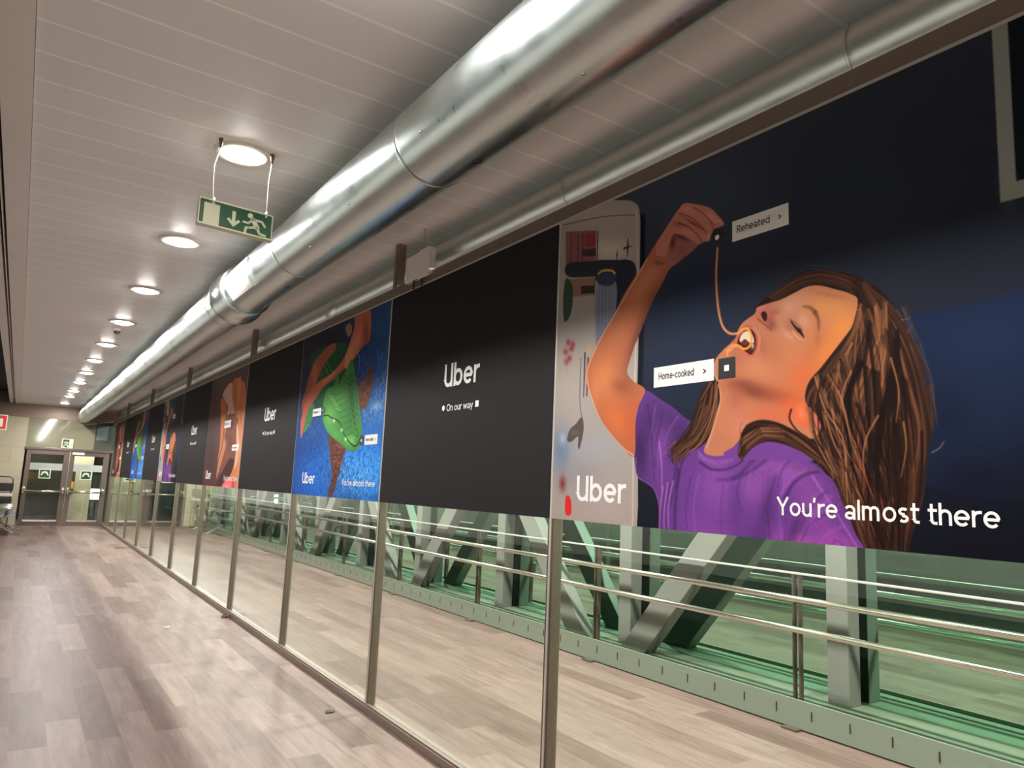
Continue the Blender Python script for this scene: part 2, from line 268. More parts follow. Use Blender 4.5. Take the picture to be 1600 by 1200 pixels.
# ------------------------------------------------------------------ lettering: stroke glyphs (cap height 1, x-height .72) turned into flat ribbons
def arc(cx,cy,rx,ry,a0,a1,n=18): return [(cx+rx*math.cos(math.radians(a0+(a1-a0)*i/n)),cy+ry*math.sin(math.radians(a0+(a1-a0)*i/n))) for i in range(n+1)]
def glyphs(w):
    h=w/2; X=.72; r=.34; e=r-h; ey=X/2-h; G={}
    def ring(cx): return arc(cx,X/2,e,ey,0,360,32)
    G['U']=(.72,[[(h,1),(h,.34)]+arc(.34,.34,.34-h,.34-h,180,360)+[(.68-h,1)],[(.68-h,1),(.68-h,0)]])
    G['u']=(.62,[[(h,X),(h,.28)]+arc(.29,.28,.29-h,.28-h,180,360)+[(.58-h,X)],[(.58-h,X),(.58-h,0)]])
    G['b']=(.72,[[(h,1),(h,0)],ring(r)]); G['d']=(.74,[[(.68-h,1),(.68-h,0)],ring(r)]); G['o']=(.73,[ring(r)]); G['O']=(.98,[arc(.47,.5,.47-h,.5-h,0,360,40)]); G['c']=(.62,[arc(r,X/2,e,ey,48,312,26)])
    G['e']=(.71,[arc(r,X/2,e,ey,0,318,30),[(h,X/2),(.68-h*.6,X/2)]])
    G['r']=(.42,[[(h,X),(h,0)],arc(h+.26,.40,.26,.40-h-(.40*2-X),180,90,10)+[(.42,X-h)]]); G['n']=(.62,[[(h,X),(h,0)],[(h,.4)]+arc(.29,.72-.29,.29-h,.29-h,180,0)+[(.58-h,0)]]); G['h']=(.62,[[(h,1),(h,0)],[(h,.4)]+arc(.29,.72-.29,.29-h,.29-h,180,0)+[(.58-h,0)]])
    G['m']=(1.02,[[(h,X),(h,0)],[(h,.4)]+arc(.26,.72-.26,.26-h,.26-h,180,0)+[(.52-h,0)],[(.52-h,.4)]+arc(.26+.52-w,.72-.26,.26-h,.26-h,180,0)+[(1.04-w-h,0)]])
    G['l']=(w+.06,[[(h,1.0),(h,0)]]); G['t']=(.44,[[(.17,.94),(.17,.2)]+arc(.17+.15,.2,.15,.2-h,180,270,8)+[(.42,h)],[(0,X-h),(.42,X-h)]])
    G['s']=(.54,[arc(.25,.72-.195,.25-h,.195-h,35,270,16)+arc(.25,.195,.25-h,.195-h,90,-145,16)]); G['a']=(.64,[arc(.28,X-.26,.3-h,.26-h,155,0,14)+[(.58-h,0)],arc(.27,.2,.27-h,.2-h,0,360,26)])
    G['Y']=(.8,[[(h*.9,1),(.4,.45)],[(.8-h*.9,1),(.4,.45)],[(.4,.5),(.4,0)]]); G['w']=(1.0,[[(h*.8,X),(.27,h*.6)],[(.27,h*.6),(.48,X-h*.6)],[(.48,X-h*.6),(.7,h*.6)],[(.7,h*.6),(.97-h*.8,X)]]); G['y']=(.64,[[(h*.8,X),(.32,.03)],[(.62-h*.8,X),(.2,-.26)]])
    G['R']=(.7,[[(h,1),(h,0)],[(h,1-h),(.38,1-h)]+arc(.38,.72,.26-h*.5,.28-h,90,-90,14)+[(h,.44+h)],[(.36,.46),(.62,0)]]); G['H']=(.82,[[(h,1),(h,0)],[(.74-h,1),(.74-h,0)],[(h,.5),(.74-h,.5)]]); G['-']=(.44,[[(.04,.36),(.38,.36)]]); G['k']=(.62,[[(h,1),(h,0)],[(.54,.72),(h,.26)],[(.25,.4),(.58,0)]])
    G["'"]=(.22,[[(h+.03,1.02),(h-.02,.76)]]); G['>']=(.4,[[(.05,.6),(.3,.34),(.05,.08)]]); G[' ']=(.27,[]); return G
def ribbon(bm,pts,w,put,mi=0):
    P=[Vector((x,y)) for x,y in pts]; n=len(P); L=[];R=[]
    closed=(P[0]-P[-1]).length<1e-5
    for i in range(n):
        a=P[i]-P[i-1] if i else (P[-1]-P[-2] if closed else P[1]-P[0]); b=P[i+1]-P[i] if i<n-1 else (P[1]-P[0] if closed else P[-1]-P[-2]); a=a.normalized(); b=b.normalized(); t=(a+b).normalized(); nn=Vector((-t.y,t.x)); s=w/2/max(.5,nn.dot(Vector((-a.y,a.x)))); L.append(bm.verts.new(put(P[i]+nn*s))); R.append(bm.verts.new(put(P[i]-nn*s)))
    for i in range(n-1): bm.faces.new((L[i],R[i],R[i+1],L[i+1])).material_index=mi
def text_width(s,w,tr=0): G=glyphs(w); return sum(G[c][0]+.05+tr for c in s)-.05-tr
def lettering(name,s,m,parent,u,v,size,w=.13,width=None,tr=0,x=-.0022):
    G=glyphs(w); bm=bmesh.new(); k=size if width is None else width/text_width(s,w,tr); px=0
    for c in s:
        adv,st=G[c]
        for j,q in enumerate(st): ribbon(bm,q,w,lambda p,px=px,j=j: (x-.00012*j,-(u+(px+p.x)*k),v+p.y*size))
        px+=adv+.05+tr
    return obj(name,bm,m,parent)
def words(name,s,m,parent,u,v,size,w,width):
    k=width/text_width(s,w); G=glyphs(w); px=0
    for q in s.split(' '):
        W=sum(G[c][0]+.05 for c in q); lettering(name,q,m,parent,u+px*k,v,size,w,(W-.05)*k); px+=W+G[' '][0]+.05
# ------------------------------------------------------------------ what is printed on the posters (ink colours, lightened at the top of the child sheet against the duct's shadow, and shapes, millimetres on the sheet)
ART={
'child':[
('bg',(28,30,44),(16,18,28),(74,80,94),(50,56,68)),  # upper background painted lighter to offset the large duct's shadow
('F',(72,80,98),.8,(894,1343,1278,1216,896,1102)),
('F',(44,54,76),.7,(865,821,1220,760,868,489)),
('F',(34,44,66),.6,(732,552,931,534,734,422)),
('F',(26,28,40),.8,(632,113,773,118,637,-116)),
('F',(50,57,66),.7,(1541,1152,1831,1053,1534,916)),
('P',(27,39,66),6,[(1631,679),(1746,692),(1883,693),(2064,690),(2155,441),(2116,196),(1744,188),(1664,488)]),
('F',(30,44,76),.6,(1911,587,2044,567,1906,500)),
('F',(18,20,36),.9,(1861,190,2050,194,1855,71)),
('F',(15,15,25),.9,(1884,24,2107,44,1879,-75)),
('F',(22,28,48),.6,(1803,384,1901,378,1799,277)),
('F',(15,16,26),.9,(2060,132,2208,140,2045,-143)),
('L',(24,29,36),3,[(2006,1482),(2320,1493),(2285,963),(2005,1004)]),
('L',(150,154,148),3,[(1968,1484),(2008,1481),(2005,1007),(2227,997),(2228,955),(1965,959)]),
('F',(160,154,140),.5,(1985,1001,2006,994,1983,947)),
('L',(20,24,34),18,[(505,1366),(598,1338),(602,810),(598,322),(592,-44),(543,-48)]),
('M',(172,160,150),4,[(-445,1466),(261,1482),(440,1453),(533,1412),(566,1345),(571,1157),(571,815),(568,484),(566,-72),(323,-120),(-326,-116),(-386,686)]),
('B',(186,172,162),.9,(309,1426,645,1324,312,1337)),
('B',(226,208,192),.8,(360,1240,530,1196,363,1172)),  # fridge top also painted lighter to make up for the duct's shadow
('B',(180,168,160),.7,(183,570,447,549,191,390)),
('B',(168,168,176),.8,(284,329,572,322,289,214)),
('B',(112,132,160),.9,(55,319,142,317,62,182)),
('B',(186,164,158),.8,(359,75,596,85,363,-35)),
('B',(160,160,165),.6,(92,954,328,913,98,826)),
('B',(150,148,152),.6,(175,213,353,214,180,126)),
('s',(205,198,188),.7,9,9,[(542,1370),(555,1161),(555,818),(552,485),(554,-21)]),
('s',(60,55,58),.6,5,5,[(16,1457),(310,1413),(534,1355)]),
('c',(138,84,80),4,[(39,1416),(275,1357),(277,1193),(48,1242)],.9),
('s',(88,48,48),.8,7,7,[(86,1390),(88,1242)]),
('s',(88,48,48),.8,7,7,[(141,1375),(143,1228)]),
('s',(88,48,48),.8,7,7,[(176,1365),(177,1220)]),
('c',(150,62,62),3,[(190,1361),(266,1346),(269,1283),(193,1296)],.9),
('c',(72,52,54),3,[(174,1288),(274,1269),(275,1231),(176,1252)],.9),
('s',(172,60,58),.8,6,6,[(195,1248),(197,1215)]),
('s',(172,60,58),.8,6,6,[(219,1242),(221,1210)]),
('s',(172,60,58),.8,6,6,[(243,1236),(244,1204)]),
('s',(58,50,55),.9,8,8,[(285,1348),(286,1191)]),
('S',(62,52,52),.9,3,14,[(492,1260),(493,1218)]),
('S',(62,52,52),.9,14,2,[(493,1218),(490,1171)]),
('S',(62,52,52),.9,12,2,[(468,1218),(521,1216)]),
('S',(70,60,58),.9,2,10,[(426,1220),(422,1200)]),
('S',(70,60,58),.9,10,2,[(422,1200),(423,1173)]),
('c',(52,52,60),4,[(63,1245),(272,1207),(317,1202),(527,1139),(534,1056),(409,1089),(293,1127),(71,1177)],1),
('c',(45,49,64),4,[(415,1160),(532,1138),(526,1052),(482,887),(442,830),(420,986)],1),
('c',(148,108,94),5,[(72,1164),(275,1128),(278,1038),(86,1070)],.9),
('c',(52,46,50),3,[(173,1107),(267,1090),(269,1052),(174,1068)],.9),
('s',(60,50,50),.8,7,7,[(275,1125),(269,1037)]),
('c',(52,76,62),5,[(51,1169),(104,1128),(112,1046),(96,979),(52,954),(36,1061)],.95),
('c',(168,158,152),5,[(116,1064),(287,1042),(292,814),(133,821)],.8),
('c',(128,134,152),4,[(289,1103),(418,1075),(419,898),(397,784),(303,738)],1),
('c',(58,66,92),5,[(288,1135),(416,1111),(409,1071),(358,1067),(294,1096)],1),
('s',(206,164,84),1,11,11,[(297,1139),(328,1147),(386,1134),(412,1115)]),
('s',(84,92,122),.6,5,4,[(308,1081),(309,826)]),
('s',(84,92,122),.6,5,4,[(331,1076),(331,823)]),
('s',(84,92,122),.6,5,4,[(353,1071),(353,820)]),
('s',(84,92,122),.6,5,4,[(379,1066),(379,816)]),
('s',(84,92,122),.6,5,4,[(401,1061),(401,813)]),
('F',(148,60,64),.9,(88,844,108,841,89,825)),
('F',(148,60,64),.9,(114,808,134,806,115,790)),
('F',(148,60,64),.9,(70,799,90,796,71,780)),
('F',(148,60,64),.9,(101,763,121,761,102,744)),
('F',(148,60,64),.9,(123,829,142,826,124,810)),
('F',(148,60,64),.9,(77,750,97,748,78,731)),
('S',(190,128,112),.7,6,4,[(72,767),(86,687)]),
('S',(62,56,70),.9,12,6,[(216,773),(215,568)]),
('S',(96,60,50),.8,14,10,[(240,746),(238,572)]),
('F',(206,170,110),.7,(247,790,270,787,248,763)),
('S',(72,84,108),.8,6,5,[(188,752),(188,555),(211,463)]),
('P',(92,82,76),4,[(206,473),(222,418),(198,331),(184,337),(182,384),(135,362),(101,369),(118,417),(165,445)]),
('F',(120,104,92),.7,(157,403,195,402,158,388)),
('F',(172,190,214),.8,(67,379,96,378,69,343)),
('F',(138,48,54),.9,(78,165,107,165,80,123)),
('P',(226,48,44),4,[(105,106),(139,101),(151,37),(128,19),(104,35)]),
('M',(106,60,138),3,[(608,565),(715,511),(774,478),(842,431),(900,403),(935,338),(951,304),(993,285),(1052,293),(1091,334),(1176,309),(1228,312),(1279,309),(1339,290),(1390,256),(1441,222),(1476,166),(1508,89),(1541,21),(1592,-59),(1211,-123),(698,-135),(703,-10),(701,85),(675,150),(631,177),(578,205),(557,290),(557,431),(575,506)]),
('B',(62,40,84),.95,(591,309,650,308,594,171)),
('B',(74,46,100),.8,(662,425,741,421,664,320)),
('B',(80,48,108),.8,(761,433,860,385,724,386)),
('B',(70,42,92),.9,(810,342,866,325,772,263)),
('B',(130,74,156),.8,(700,319,749,318,702,217)),
('B',(118,66,150),.7,(933,171,1080,174,933,76)),
('B',(140,78,166),.9,(993,172,1080,174,993,33)),
('B',(152,84,172),.9,(1265,231,1380,205,1249,181)),
('B',(148,82,168),.8,(1162,175,1264,178,1161,87)),
('B',(126,70,156),.8,(903,27,1023,35,904,-67)),
('B',(160,82,170),.7,(1383,119,1446,142,1419,27)),
('B',(176,80,176),.95,(1357,-15,1524,-39,1341,-67)),
('B',(168,76,170),.8,(1468,5,1531,-39,1437,-31)),
('B',(150,76,160),.7,(964,-15,1079,-6,964,-61)),
('B',(84,46,112),.8,(1208,90,1243,86,1180,-39)),
('B',(92,50,120),.7,(1160,-21,1212,-17,1160,-86)),
('B',(80,42,106),.7,(1311,33,1332,26,1269,-46)),
('B',(96,54,126),.6,(1079,106,1113,107,1079,16)),
('w',(72,40,98),.8,20,12,[(805,230),(790,94),(788,-53)],14),
('w',(60,36,84),.7,12,5,[(830,341),(791,242),(766,93)],12),
('w',(58,34,80),.8,10,4,[(853,341),(824,267),(799,168)],10),
('w',(196,124,194),.75,7,3,[(724,166),(708,65),(706,-35)],8),
('w',(196,124,194),.75,7,3,[(748,179),(732,66),(734,-38)],8),
('w',(196,124,194),.75,7,3,[(778,187),(753,80),(761,-36)],8),
('w',(196,124,194),.75,7,3,[(700,345),(716,242),(717,153)],8),
('w',(84,46,110),.7,6,3,[(738,172),(722,66),(720,-39)],7),
('w',(84,46,110),.7,6,3,[(762,172),(743,67),(748,-37)],7),
('w',(190,130,192),.7,4,2,[(569,280),(578,205),(675,152),(701,77)],5),
('w',(66,38,88),.8,8,3,[(631,502),(656,373),(674,191)],10),
('w',(66,38,88),.7,8,3,[(719,474),(686,346),(680,242)],10),
('w',(140,84,166),.6,8,3,[(802,443),(752,390),(728,332)],10),
('w',(70,40,94),.8,10,6,[(914,261),(969,235),(1040,235),(1102,260),(1135,296)],7),
('w',(136,80,162),.9,22,18,[(914,286),(963,261),(1040,263),(1097,292)],7),
('w',(160,100,180),.6,6,4,[(907,303),(932,276),(987,261)],6),
('w',(72,40,96),.7,14,5,[(1162,273),(1080,208),(993,195)],18),
('w',(70,40,94),.7,12,5,[(1241,290),(1135,224),(1066,201)],14),
('w',(74,42,98),.8,12,6,[(1279,136),(1314,189),(1366,221),(1407,226)],9),
('w',(168,98,182),.6,10,4,[(1269,156),(1304,204),(1357,232)],10),
('w',(178,104,186),.7,9,4,[(1384,211),(1449,122),(1511,28),(1550,-26)],9),
('w',(110,56,124),.8,16,8,[(1443,218),(1476,152),(1512,66)],12),
('w',(96,52,118),.5,8,4,[(1288,94),(1274,-12)],10),
('w',(96,52,118),.5,8,4,[(1335,76),(1310,-9),(1298,-47)],10),
('w',(96,52,118),.5,8,4,[(1509,-30),(1468,15),(1447,3)],10),
('w',(96,52,118),.5,8,4,[(1023,173),(1011,80),(1017,-22)],10),
('w',(66,38,88),.6,10,6,[(1339,290),(1397,252),(1447,218)],10),
('g',3.5),
('w',(78,44,104),.55,9,4,[(870,206),(845,96),(853,-36)],10),
('w',(78,44,104),.55,9,4,[(1245,210),(1213,112),(1222,-16)],10),
('w',(78,44,104),.55,9,4,[(1108,231),(1085,151),(1107,85)],10),
('w',(78,44,104),.55,9,4,[(1424,161),(1364,98),(1335,34)],10),
('w',(78,44,104),.55,9,4,[(1449,102),(1382,68),(1339,4)],10),
('w',(78,44,104),.55,9,4,[(1315,280),(1270,231),(1252,177)],10),
('w',(78,44,104),.55,9,4,[(643,479),(619,374),(614,269)],10),
('w',(78,44,104),.55,9,4,[(761,446),(699,397),(672,320)],10),
('w',(166,98,186),.4,9,4,[(908,206),(884,98),(897,-32)],10),
('w',(166,98,186),.4,9,4,[(1285,210),(1259,114),(1267,-12)],10),
('w',(166,98,186),.4,9,4,[(1140,224),(1129,152)],10),
('w',(166,98,186),.4,9,4,[(1450,152),(1396,95),(1363,36)],10),
('w',(166,98,186),.4,9,4,[(1487,61),(1426,31),(1393,-21)],10),
('w',(166,98,186),.4,9,4,[(676,488),(656,383)],10),
('M',(186,108,76),3,[(610,1133),(666,1190),(706,1224),(757,1271),(802,1304),(868,1265),(960,1163),(954,1129),(902,1122),(862,1100),(794,1074),(745,1056),(710,1011),(660,950),(616,883),(579,814),(545,757),(519,699),(504,650),(545,607),(615,565),(579,500),(561,425),(557,290),(482,327),(411,382),(327,466),(275,548),(236,626),(224,687),(262,752),(331,838),(414,928),(482,1012),(565,1089)]),
('B',(128,76,62),.9,(653,918,699,891,548,788)),
('B',(110,64,58),.8,(564,788,597,775,500,665)),
('B',(150,88,66),.7,(524,654,579,648,526,587)),
('B',(206,126,88),.8,(458,847,538,805,343,709)),
('B',(222,136,84),.8,(359,643,461,632,364,527)),
('B',(226,116,62),.8,(446,450,521,476,528,351)),
('B',(205,100,60),.7,(530,432,577,430,534,296)),
('B',(150,84,60),.7,(474,594,549,568,455,559)),
('B',(222,140,92),.4,(296,590,340,587,299,502)),
('B',(204,128,104),.8,(650,1067,702,1033,609,1022)),
('B',(214,140,104),.7,(574,1013,622,983,509,941)),
('B',(150,80,70),.5,(679,1096,715,1092,682,1085)),
('w',(246,206,180),.9,5,4,[(614,1132),(514,1025),(418,924),(331,835),(267,748),(233,680),(245,619),(284,538),(336,456),(419,376),(494,321),(553,293)],6),
('w',(96,54,52),.6,8,3,[(664,1111),(701,1091),(737,1104)],8),
('M',(206,132,112),3,[(670,1183),(706,1224),(757,1271),(785,1293),(812,1315),(837,1315),(881,1296),(921,1278),(960,1255),(991,1222),(1022,1182),(1025,1166),(1004,1164),(979,1163),(966,1141),(954,1123),(922,1127),(909,1122),(879,1133),(828,1179),(786,1196),(765,1191),(758,1132),(723,1119),(671,1137)]),  # hand lightened too, countering the shade under the duct
('B',(228,156,130),.8,(844,1283,910,1253,839,1263)),
('B',(236,168,144),.7,(960,1221,994,1188,945,1211)),
('B',(150,88,76),.7,(799,1231,845,1205,792,1217)),
('B',(222,146,120),.7,(834,1193,896,1154,826,1181)),
('B',(120,68,60),.8,(878,1213,940,1165,873,1208)),
('B',(226,156,140),.8,(954,1139,973,1134,954,1123)),
('w',(104,60,56),.7,5,3,[(799,1283),(861,1245),(915,1192),(941,1153)],5),
('w',(112,66,60),.7,5,3,[(871,1286),(927,1241),(966,1188),(973,1160)],5),
('w',(96,54,52),.7,5,3,[(792,1244),(855,1204),(902,1153),(915,1129)],5),
('w',(230,176,160),.8,6,4,[(979,1192),(1004,1190),(1019,1175)],6),
('w',(120,68,66),.6,4,3,[(960,1203),(985,1177)],5),
('M',(172,110,100),3,[(758,1198),(793,1194),(845,1164),(895,1123),(882,1111),(856,1102),(801,1078),(752,1068),(723,1086),(730,1128)]),
('B',(104,64,64),.95,(807,1177,858,1147,801,1166)),
('B',(90,54,54),.9,(762,1164,779,1157,753,1128)),
('B',(156,94,92),.8,(815,1123,856,1131,832,1095)),
('B',(186,112,76),.8,(734,1122,754,1112,721,1087)),
('B',(120,70,66),.6,(829,1087,870,1104,838,1077)),
('x',),
('M',(198,124,88),3,[(932,305),(963,369),(993,449),(1008,498),(996,548),(980,598),(986,646),(1022,678),(1061,702),(1081,718),(1096,752),(1119,772),(1158,789),(1169,799),(1175,815),(1199,826),(1229,825),(1276,832),(1326,849),(1378,865),(1432,853),(1488,828),(1563,794),(1576,739),(1553,677),(1518,615),(1471,559),(1431,500),(1434,427),(1421,355),(1303,306),(1135,283),(1037,284),(969,285)]),
('B',(206,148,120),.9,(1323,809,1411,829,1345,760)),
('B',(196,136,110),.7,(1259,753,1310,744,1258,685)),
('B',(226,140,70),.9,(1498,687,1550,660,1471,624)),
('B',(224,148,84),.7,(1442,765,1528,734,1433,724)),
('B',(226,130,62),.9,(1438,605,1482,564,1384,552)),
('B',(200,124,84),.8,(1270,615,1368,603,1269,548)),
('B',(216,108,62),.85,(1355,539,1415,501,1306,469)),
('B',(196,92,58),.8,(1281,481,1372,444,1267,449)),
('B',(140,72,54),.95,(1159,509,1280,473,1149,477)),
('B',(168,98,72),.5,(1081,639,1143,631,1081,587)),
('B',(176,104,76),.5,(1232,647,1295,659,1266,558)),
('B',(182,104,72),.4,(1393,632,1432,605,1344,563)),
('B',(128,66,56),.7,(1109,542,1179,524,1104,519)),
('B',(190,116,88),.7,(1081,596,1148,589,1081,558)),
('B',(205,130,96),.6,(1178,592,1247,584,1178,556)),
('B',(176,96,76),.7,(1081,485,1126,482,1080,425)),
('B',(206,124,102),.8,(1080,404,1146,410,1095,335)),
('B',(214,106,74),.8,(1216,419,1302,414,1216,374)),
('B',(190,120,96),.7,(993,337,1034,335,993,299)),
('B',(224,140,110),.6,(1136,378,1200,375,1136,346)),
('B',(230,104,62),.8,(1317,434,1375,431,1317,383)),
('w',(226,190,160),.7,4,3,[(945,314),(972,376),(999,448),(1011,498),(1002,542),(983,593)],6),
('B',(200,128,112),.6,(1124,764,1150,778,1139,747)),
('B',(212,150,120),.7,(1081,723,1101,711,1067,704)),
('B',(170,98,78),.7,(1192,671,1218,674,1206,625)),
('B',(196,110,92),.9,(1202,793,1234,777,1187,763)),
('B',(180,92,84),.8,(1228,765,1251,756,1217,733)),
('B',(142,76,70),.9,(1235,739,1256,745,1248,717)),
('B',(214,150,128),.7,(1188,817,1207,813,1188,803)),
('B',(168,98,80),.6,(1252,782,1276,785,1257,768)),
('B',(220,160,130),.6,(1303,791,1328,786,1303,763)),
('P',(64,26,26),5,[(1193,792),(1210,792),(1217,774),(1212,756),(1201,763),(1193,778)]),
('w',(112,58,58),.7,6,3,[(1177,772),(1209,743),(1235,720)],6),
('B',(186,126,100),.8,(1337,728,1363,744,1364,693)),
('B',(160,100,76),.6,(1312,717,1331,728,1337,686)),
('B',(220,164,130),.6,(1361,735,1382,743,1377,706)),
('B',(214,160,140),.6,(1302,692,1324,671,1292,683)),
('w',(46,22,20),.95,4,13,[(1312,739),(1329,716),(1344,701)],5),
('w',(46,22,20),.95,13,3,[(1344,701),(1353,688),(1360,676)],5),
('w',(96,56,44),.6,4,3,[(1307,747),(1332,729),(1356,701)],5),
('w',(232,190,160),.7,4,2,[(1317,703),(1338,679),(1355,668)],5),
('w',(112,70,50),.75,6,14,[(1362,782),(1386,773),(1404,754)],9),
('w',(104,64,46),.75,14,5,[(1404,754),(1415,726),(1415,691)],9),
('B',(170,104,62),.6,(1412,662,1426,660,1411,627)),
('B',(176,108,66),.5,(1465,799,1538,772,1463,789)),
('P',(196,106,84),4,[(1081,718),(1104,746),(1138,757),(1171,735),(1184,696),(1176,655),(1154,635),(1121,644),(1081,668),(1046,680),(1034,679),(1058,700)]),
('P',(78,30,24),4,[(1093,714),(1116,735),(1144,740),(1166,713),(1168,670),(1149,645),(1126,657),(1104,677),(1087,686)]),
('P',(232,208,184),4,[(1098,709),(1110,728),(1133,734),(1152,719),(1160,690),(1143,688),(1121,705),(1104,696)]),
('F',(224,190,160),.9,(1154,677,1163,676,1154,663)),
('F',(140,60,50),.8,(1121,691,1138,688,1121,681)),
('w',(214,140,116),.8,7,5,[(1160,742),(1185,700),(1179,655)],7),
('S',(150,72,56),.7,4,3,[(1168,721),(1173,674),(1151,640)]),
('F',(218,138,100),.8,(1043,673,1061,671,1043,663)),
('S',(216,170,140),.8,8,6,[(1052,672),(1075,685),(1104,679)]),
('S',(110,62,44),.5,12,12,[(998,1076),(992,975),(1001,867),(1019,777),(1052,732)]),
('S',(214,142,104),1,9,9,[(995,1082),(989,976),(995,873),(1010,796),(1028,758),(1055,737),(1087,732),(1110,740)]),
('S',(232,170,130),.7,3,3,[(992,1077),(986,977),(992,874),(1007,796),(1028,761)]),
('S',(232,152,62),1,9,9,[(1087,732),(1110,743),(1133,741),(1146,723),(1149,694),(1138,674),(1115,670),(1090,686),(1061,690),(1043,675),(1043,656)]),
('S',(250,190,100),.7,3,3,[(1104,744),(1133,744),(1146,720),(1146,692)]),
('M',(226,108,66),4,[(1322,434),(1347,458),(1375,443),(1402,408),(1411,378),(1388,379),(1359,372),(1331,391)]),
('B',(236,130,92),.8,(1346,422,1365,421,1346,392)),
('B',(130,60,52),.8,(1379,426,1393,414,1372,418)),
('B',(200,110,110),.7,(1393,396,1406,395,1392,383)),
('x',),
('M',(46,28,24),5,[(971,569),(940,550),(909,511),(884,451),(849,386),(790,333),(770,303),(811,287),(863,311),(907,315),(944,343),(969,390),(990,451),(1005,513),(996,552)]),
('h',[(956,561),(912,491),(875,414),(823,352),(756,308),(771,262)],[(999,552),(990,461),(956,391),(907,334),(856,306),(811,257)],110,[(104,66,44),(142,92,60),(60,36,28),(38,22,20),(82,50,36),(46,28,24),(124,78,52),(34,20,18)],6,.85,12,4),
('h',[(900,462),(842,386),(790,343),(729,288)],[(969,405),(926,339),(863,306),(804,272)],40,[(104,66,44),(142,92,60),(60,36,28),(38,22,20),(82,50,36),(46,28,24),(124,78,52),(34,20,18)],5,.8,10,1),
('M',(44,27,22),4,[(1158,813),(1183,827),(1207,841),(1261,868),(1325,895),(1386,901),(1456,887),(1522,861),(1568,832),(1617,793),(1655,744),(1686,691),(1708,637),(1734,576),(1749,495),(1758,423),(1765,368),(1754,314),(1743,260),(1737,197),(1726,142),(1708,86),(1686,20),(1667,-68),(1588,-77),(1555,-3),(1527,39),(1504,93),(1484,135),(1464,188),(1430,232),(1376,279),(1391,325),(1417,370),(1402,412),(1370,444),(1361,474),(1369,508),(1386,534),(1421,566),(1463,610),(1501,650),(1530,683),(1544,716),(1553,752),(1550,777),(1523,796),(1477,818),(1420,843),(1373,848),(1324,836),(1273,824),(1221,820)]),
('B',(40,24,22),.8,(1633,729,1679,758,1704,626)),
('B',(74,46,34),.7,(1467,863,1575,833,1465,846)),
('H',[(1260,826),(1349,854),(1443,847),(1552,785),(1560,701),(1538,643)],[(1221,848),(1379,896),(1511,857),(1643,747),(1698,648),(1727,577)],110,[(84,54,40),(60,36,28),(104,70,52),(44,28,24)],6,.7,4,None),
('H',[(1548,776),(1541,673),(1471,573),(1401,488),(1393,408),(1421,324),(1452,252),(1493,153),(1541,30),(1591,-77)],[(1564,829),(1671,702),(1730,567),(1753,424),(1754,314),(1740,224),(1725,142),(1700,60),(1680,-4),(1663,-68)],300,[(84,52,38),(112,72,50),(58,34,27),(36,21,18),(96,60,43),(46,27,22),(70,42,32),(40,24,20)],9,.8,22,None),
('B',(36,20,17),.75,(1626,223,1701,223,1622,110)),
('B',(34,19,17),.8,(1649,57,1714,61,1646,-34)),
('B',(38,22,20),.7,(1454,323,1493,328,1467,243)),
('B',(38,22,19),.6,(1701,484,1745,480,1697,372)),
('B',(40,24,20),.6,(1562,763,1590,767,1588,681)),
('B',(110,72,50),.4,(1558,619,1587,602,1517,543)),
('H',[(1551,744),(1516,625),(1459,529),(1423,427),(1432,324),(1474,232),(1523,105),(1574,-27)],[(1643,727),(1668,604),(1683,486),(1706,371),(1702,260),(1690,168),(1668,76),(1646,-34)],95,[(150,98,66),(126,80,54),(166,108,68),(108,66,46),(140,78,48)],6,.8,26,4),
('H',[(1386,515),(1400,429),(1432,344),(1474,242),(1514,144)],[(1526,583),(1554,459),(1564,339),(1557,222),(1558,107)],60,[(160,106,74),(130,84,58),(50,29,24),(34,20,18),(30,18,16)],8,.85,24,3),
('H',[(1537,222),(1544,126),(1567,32),(1588,-50)],[(1692,223),(1692,132),(1670,40),(1655,-42)],70,[(146,74,42),(112,54,32),(84,42,26),(34,19,16),(30,16,14)],6,.75,20,2),
('H',[(1560,701),(1536,582),(1501,463),(1519,321),(1556,184),(1600,16)],[(1705,599),(1719,483),(1718,352),(1707,242),(1688,132),(1656,3)],70,[(26,15,14),(32,19,17),(22,13,13)],10,.75,24,3),
('B',(34,20,17),.55,(1656,260,1729,260,1650,93)),
('B',(30,17,15),.6,(1619,18,1693,24,1618,-37)),
('s',(176,114,74),.75,7,2,[(1480,485),(1504,402),(1519,321),(1557,222)]),
('s',(176,114,74),.75,7,2,[(1456,425),(1476,342),(1521,262)]),
('s',(176,114,74),.75,7,2,[(1606,396),(1564,320),(1557,232),(1587,146)]),
('s',(176,114,74),.75,7,2,[(1682,372),(1687,297),(1669,214)]),
('s',(176,114,74),.75,7,2,[(1434,406),(1459,323),(1487,262),(1490,202)]),
('s',(176,114,74),.75,7,2,[(1524,542),(1492,464),(1511,361),(1539,301)]),
('s',(176,114,74),.75,7,2,[(1651,567),(1671,468),(1660,374)]),
('x',),
('P',(118,68,148),4,[(1023,291),(1069,316),(1103,343),(1152,350),(1229,343),(1306,319),(1353,292),(1385,263),(1215,268),(1080,270)]),
('M',(44,26,23),6,[(1091,311),(1103,356),(1125,388),(1169,404),(1232,400),(1297,375),(1316,366),(1368,338),(1419,324),(1453,272),(1460,212),(1434,218),(1403,254),(1367,284),(1327,301),(1279,319),(1215,330),(1157,314),(1119,283),(1091,283)]),
('h',[(1097,297),(1108,365),(1158,400),(1247,395),(1340,348),(1427,279),(1460,206)],[(1108,274),(1157,323),(1226,343),(1301,319),(1367,279),(1417,246),(1443,214)],150,[(104,66,44),(142,92,60),(60,36,28),(38,22,20),(82,50,36),(46,28,24),(124,78,52),(34,20,18)],6,.85,9,5),
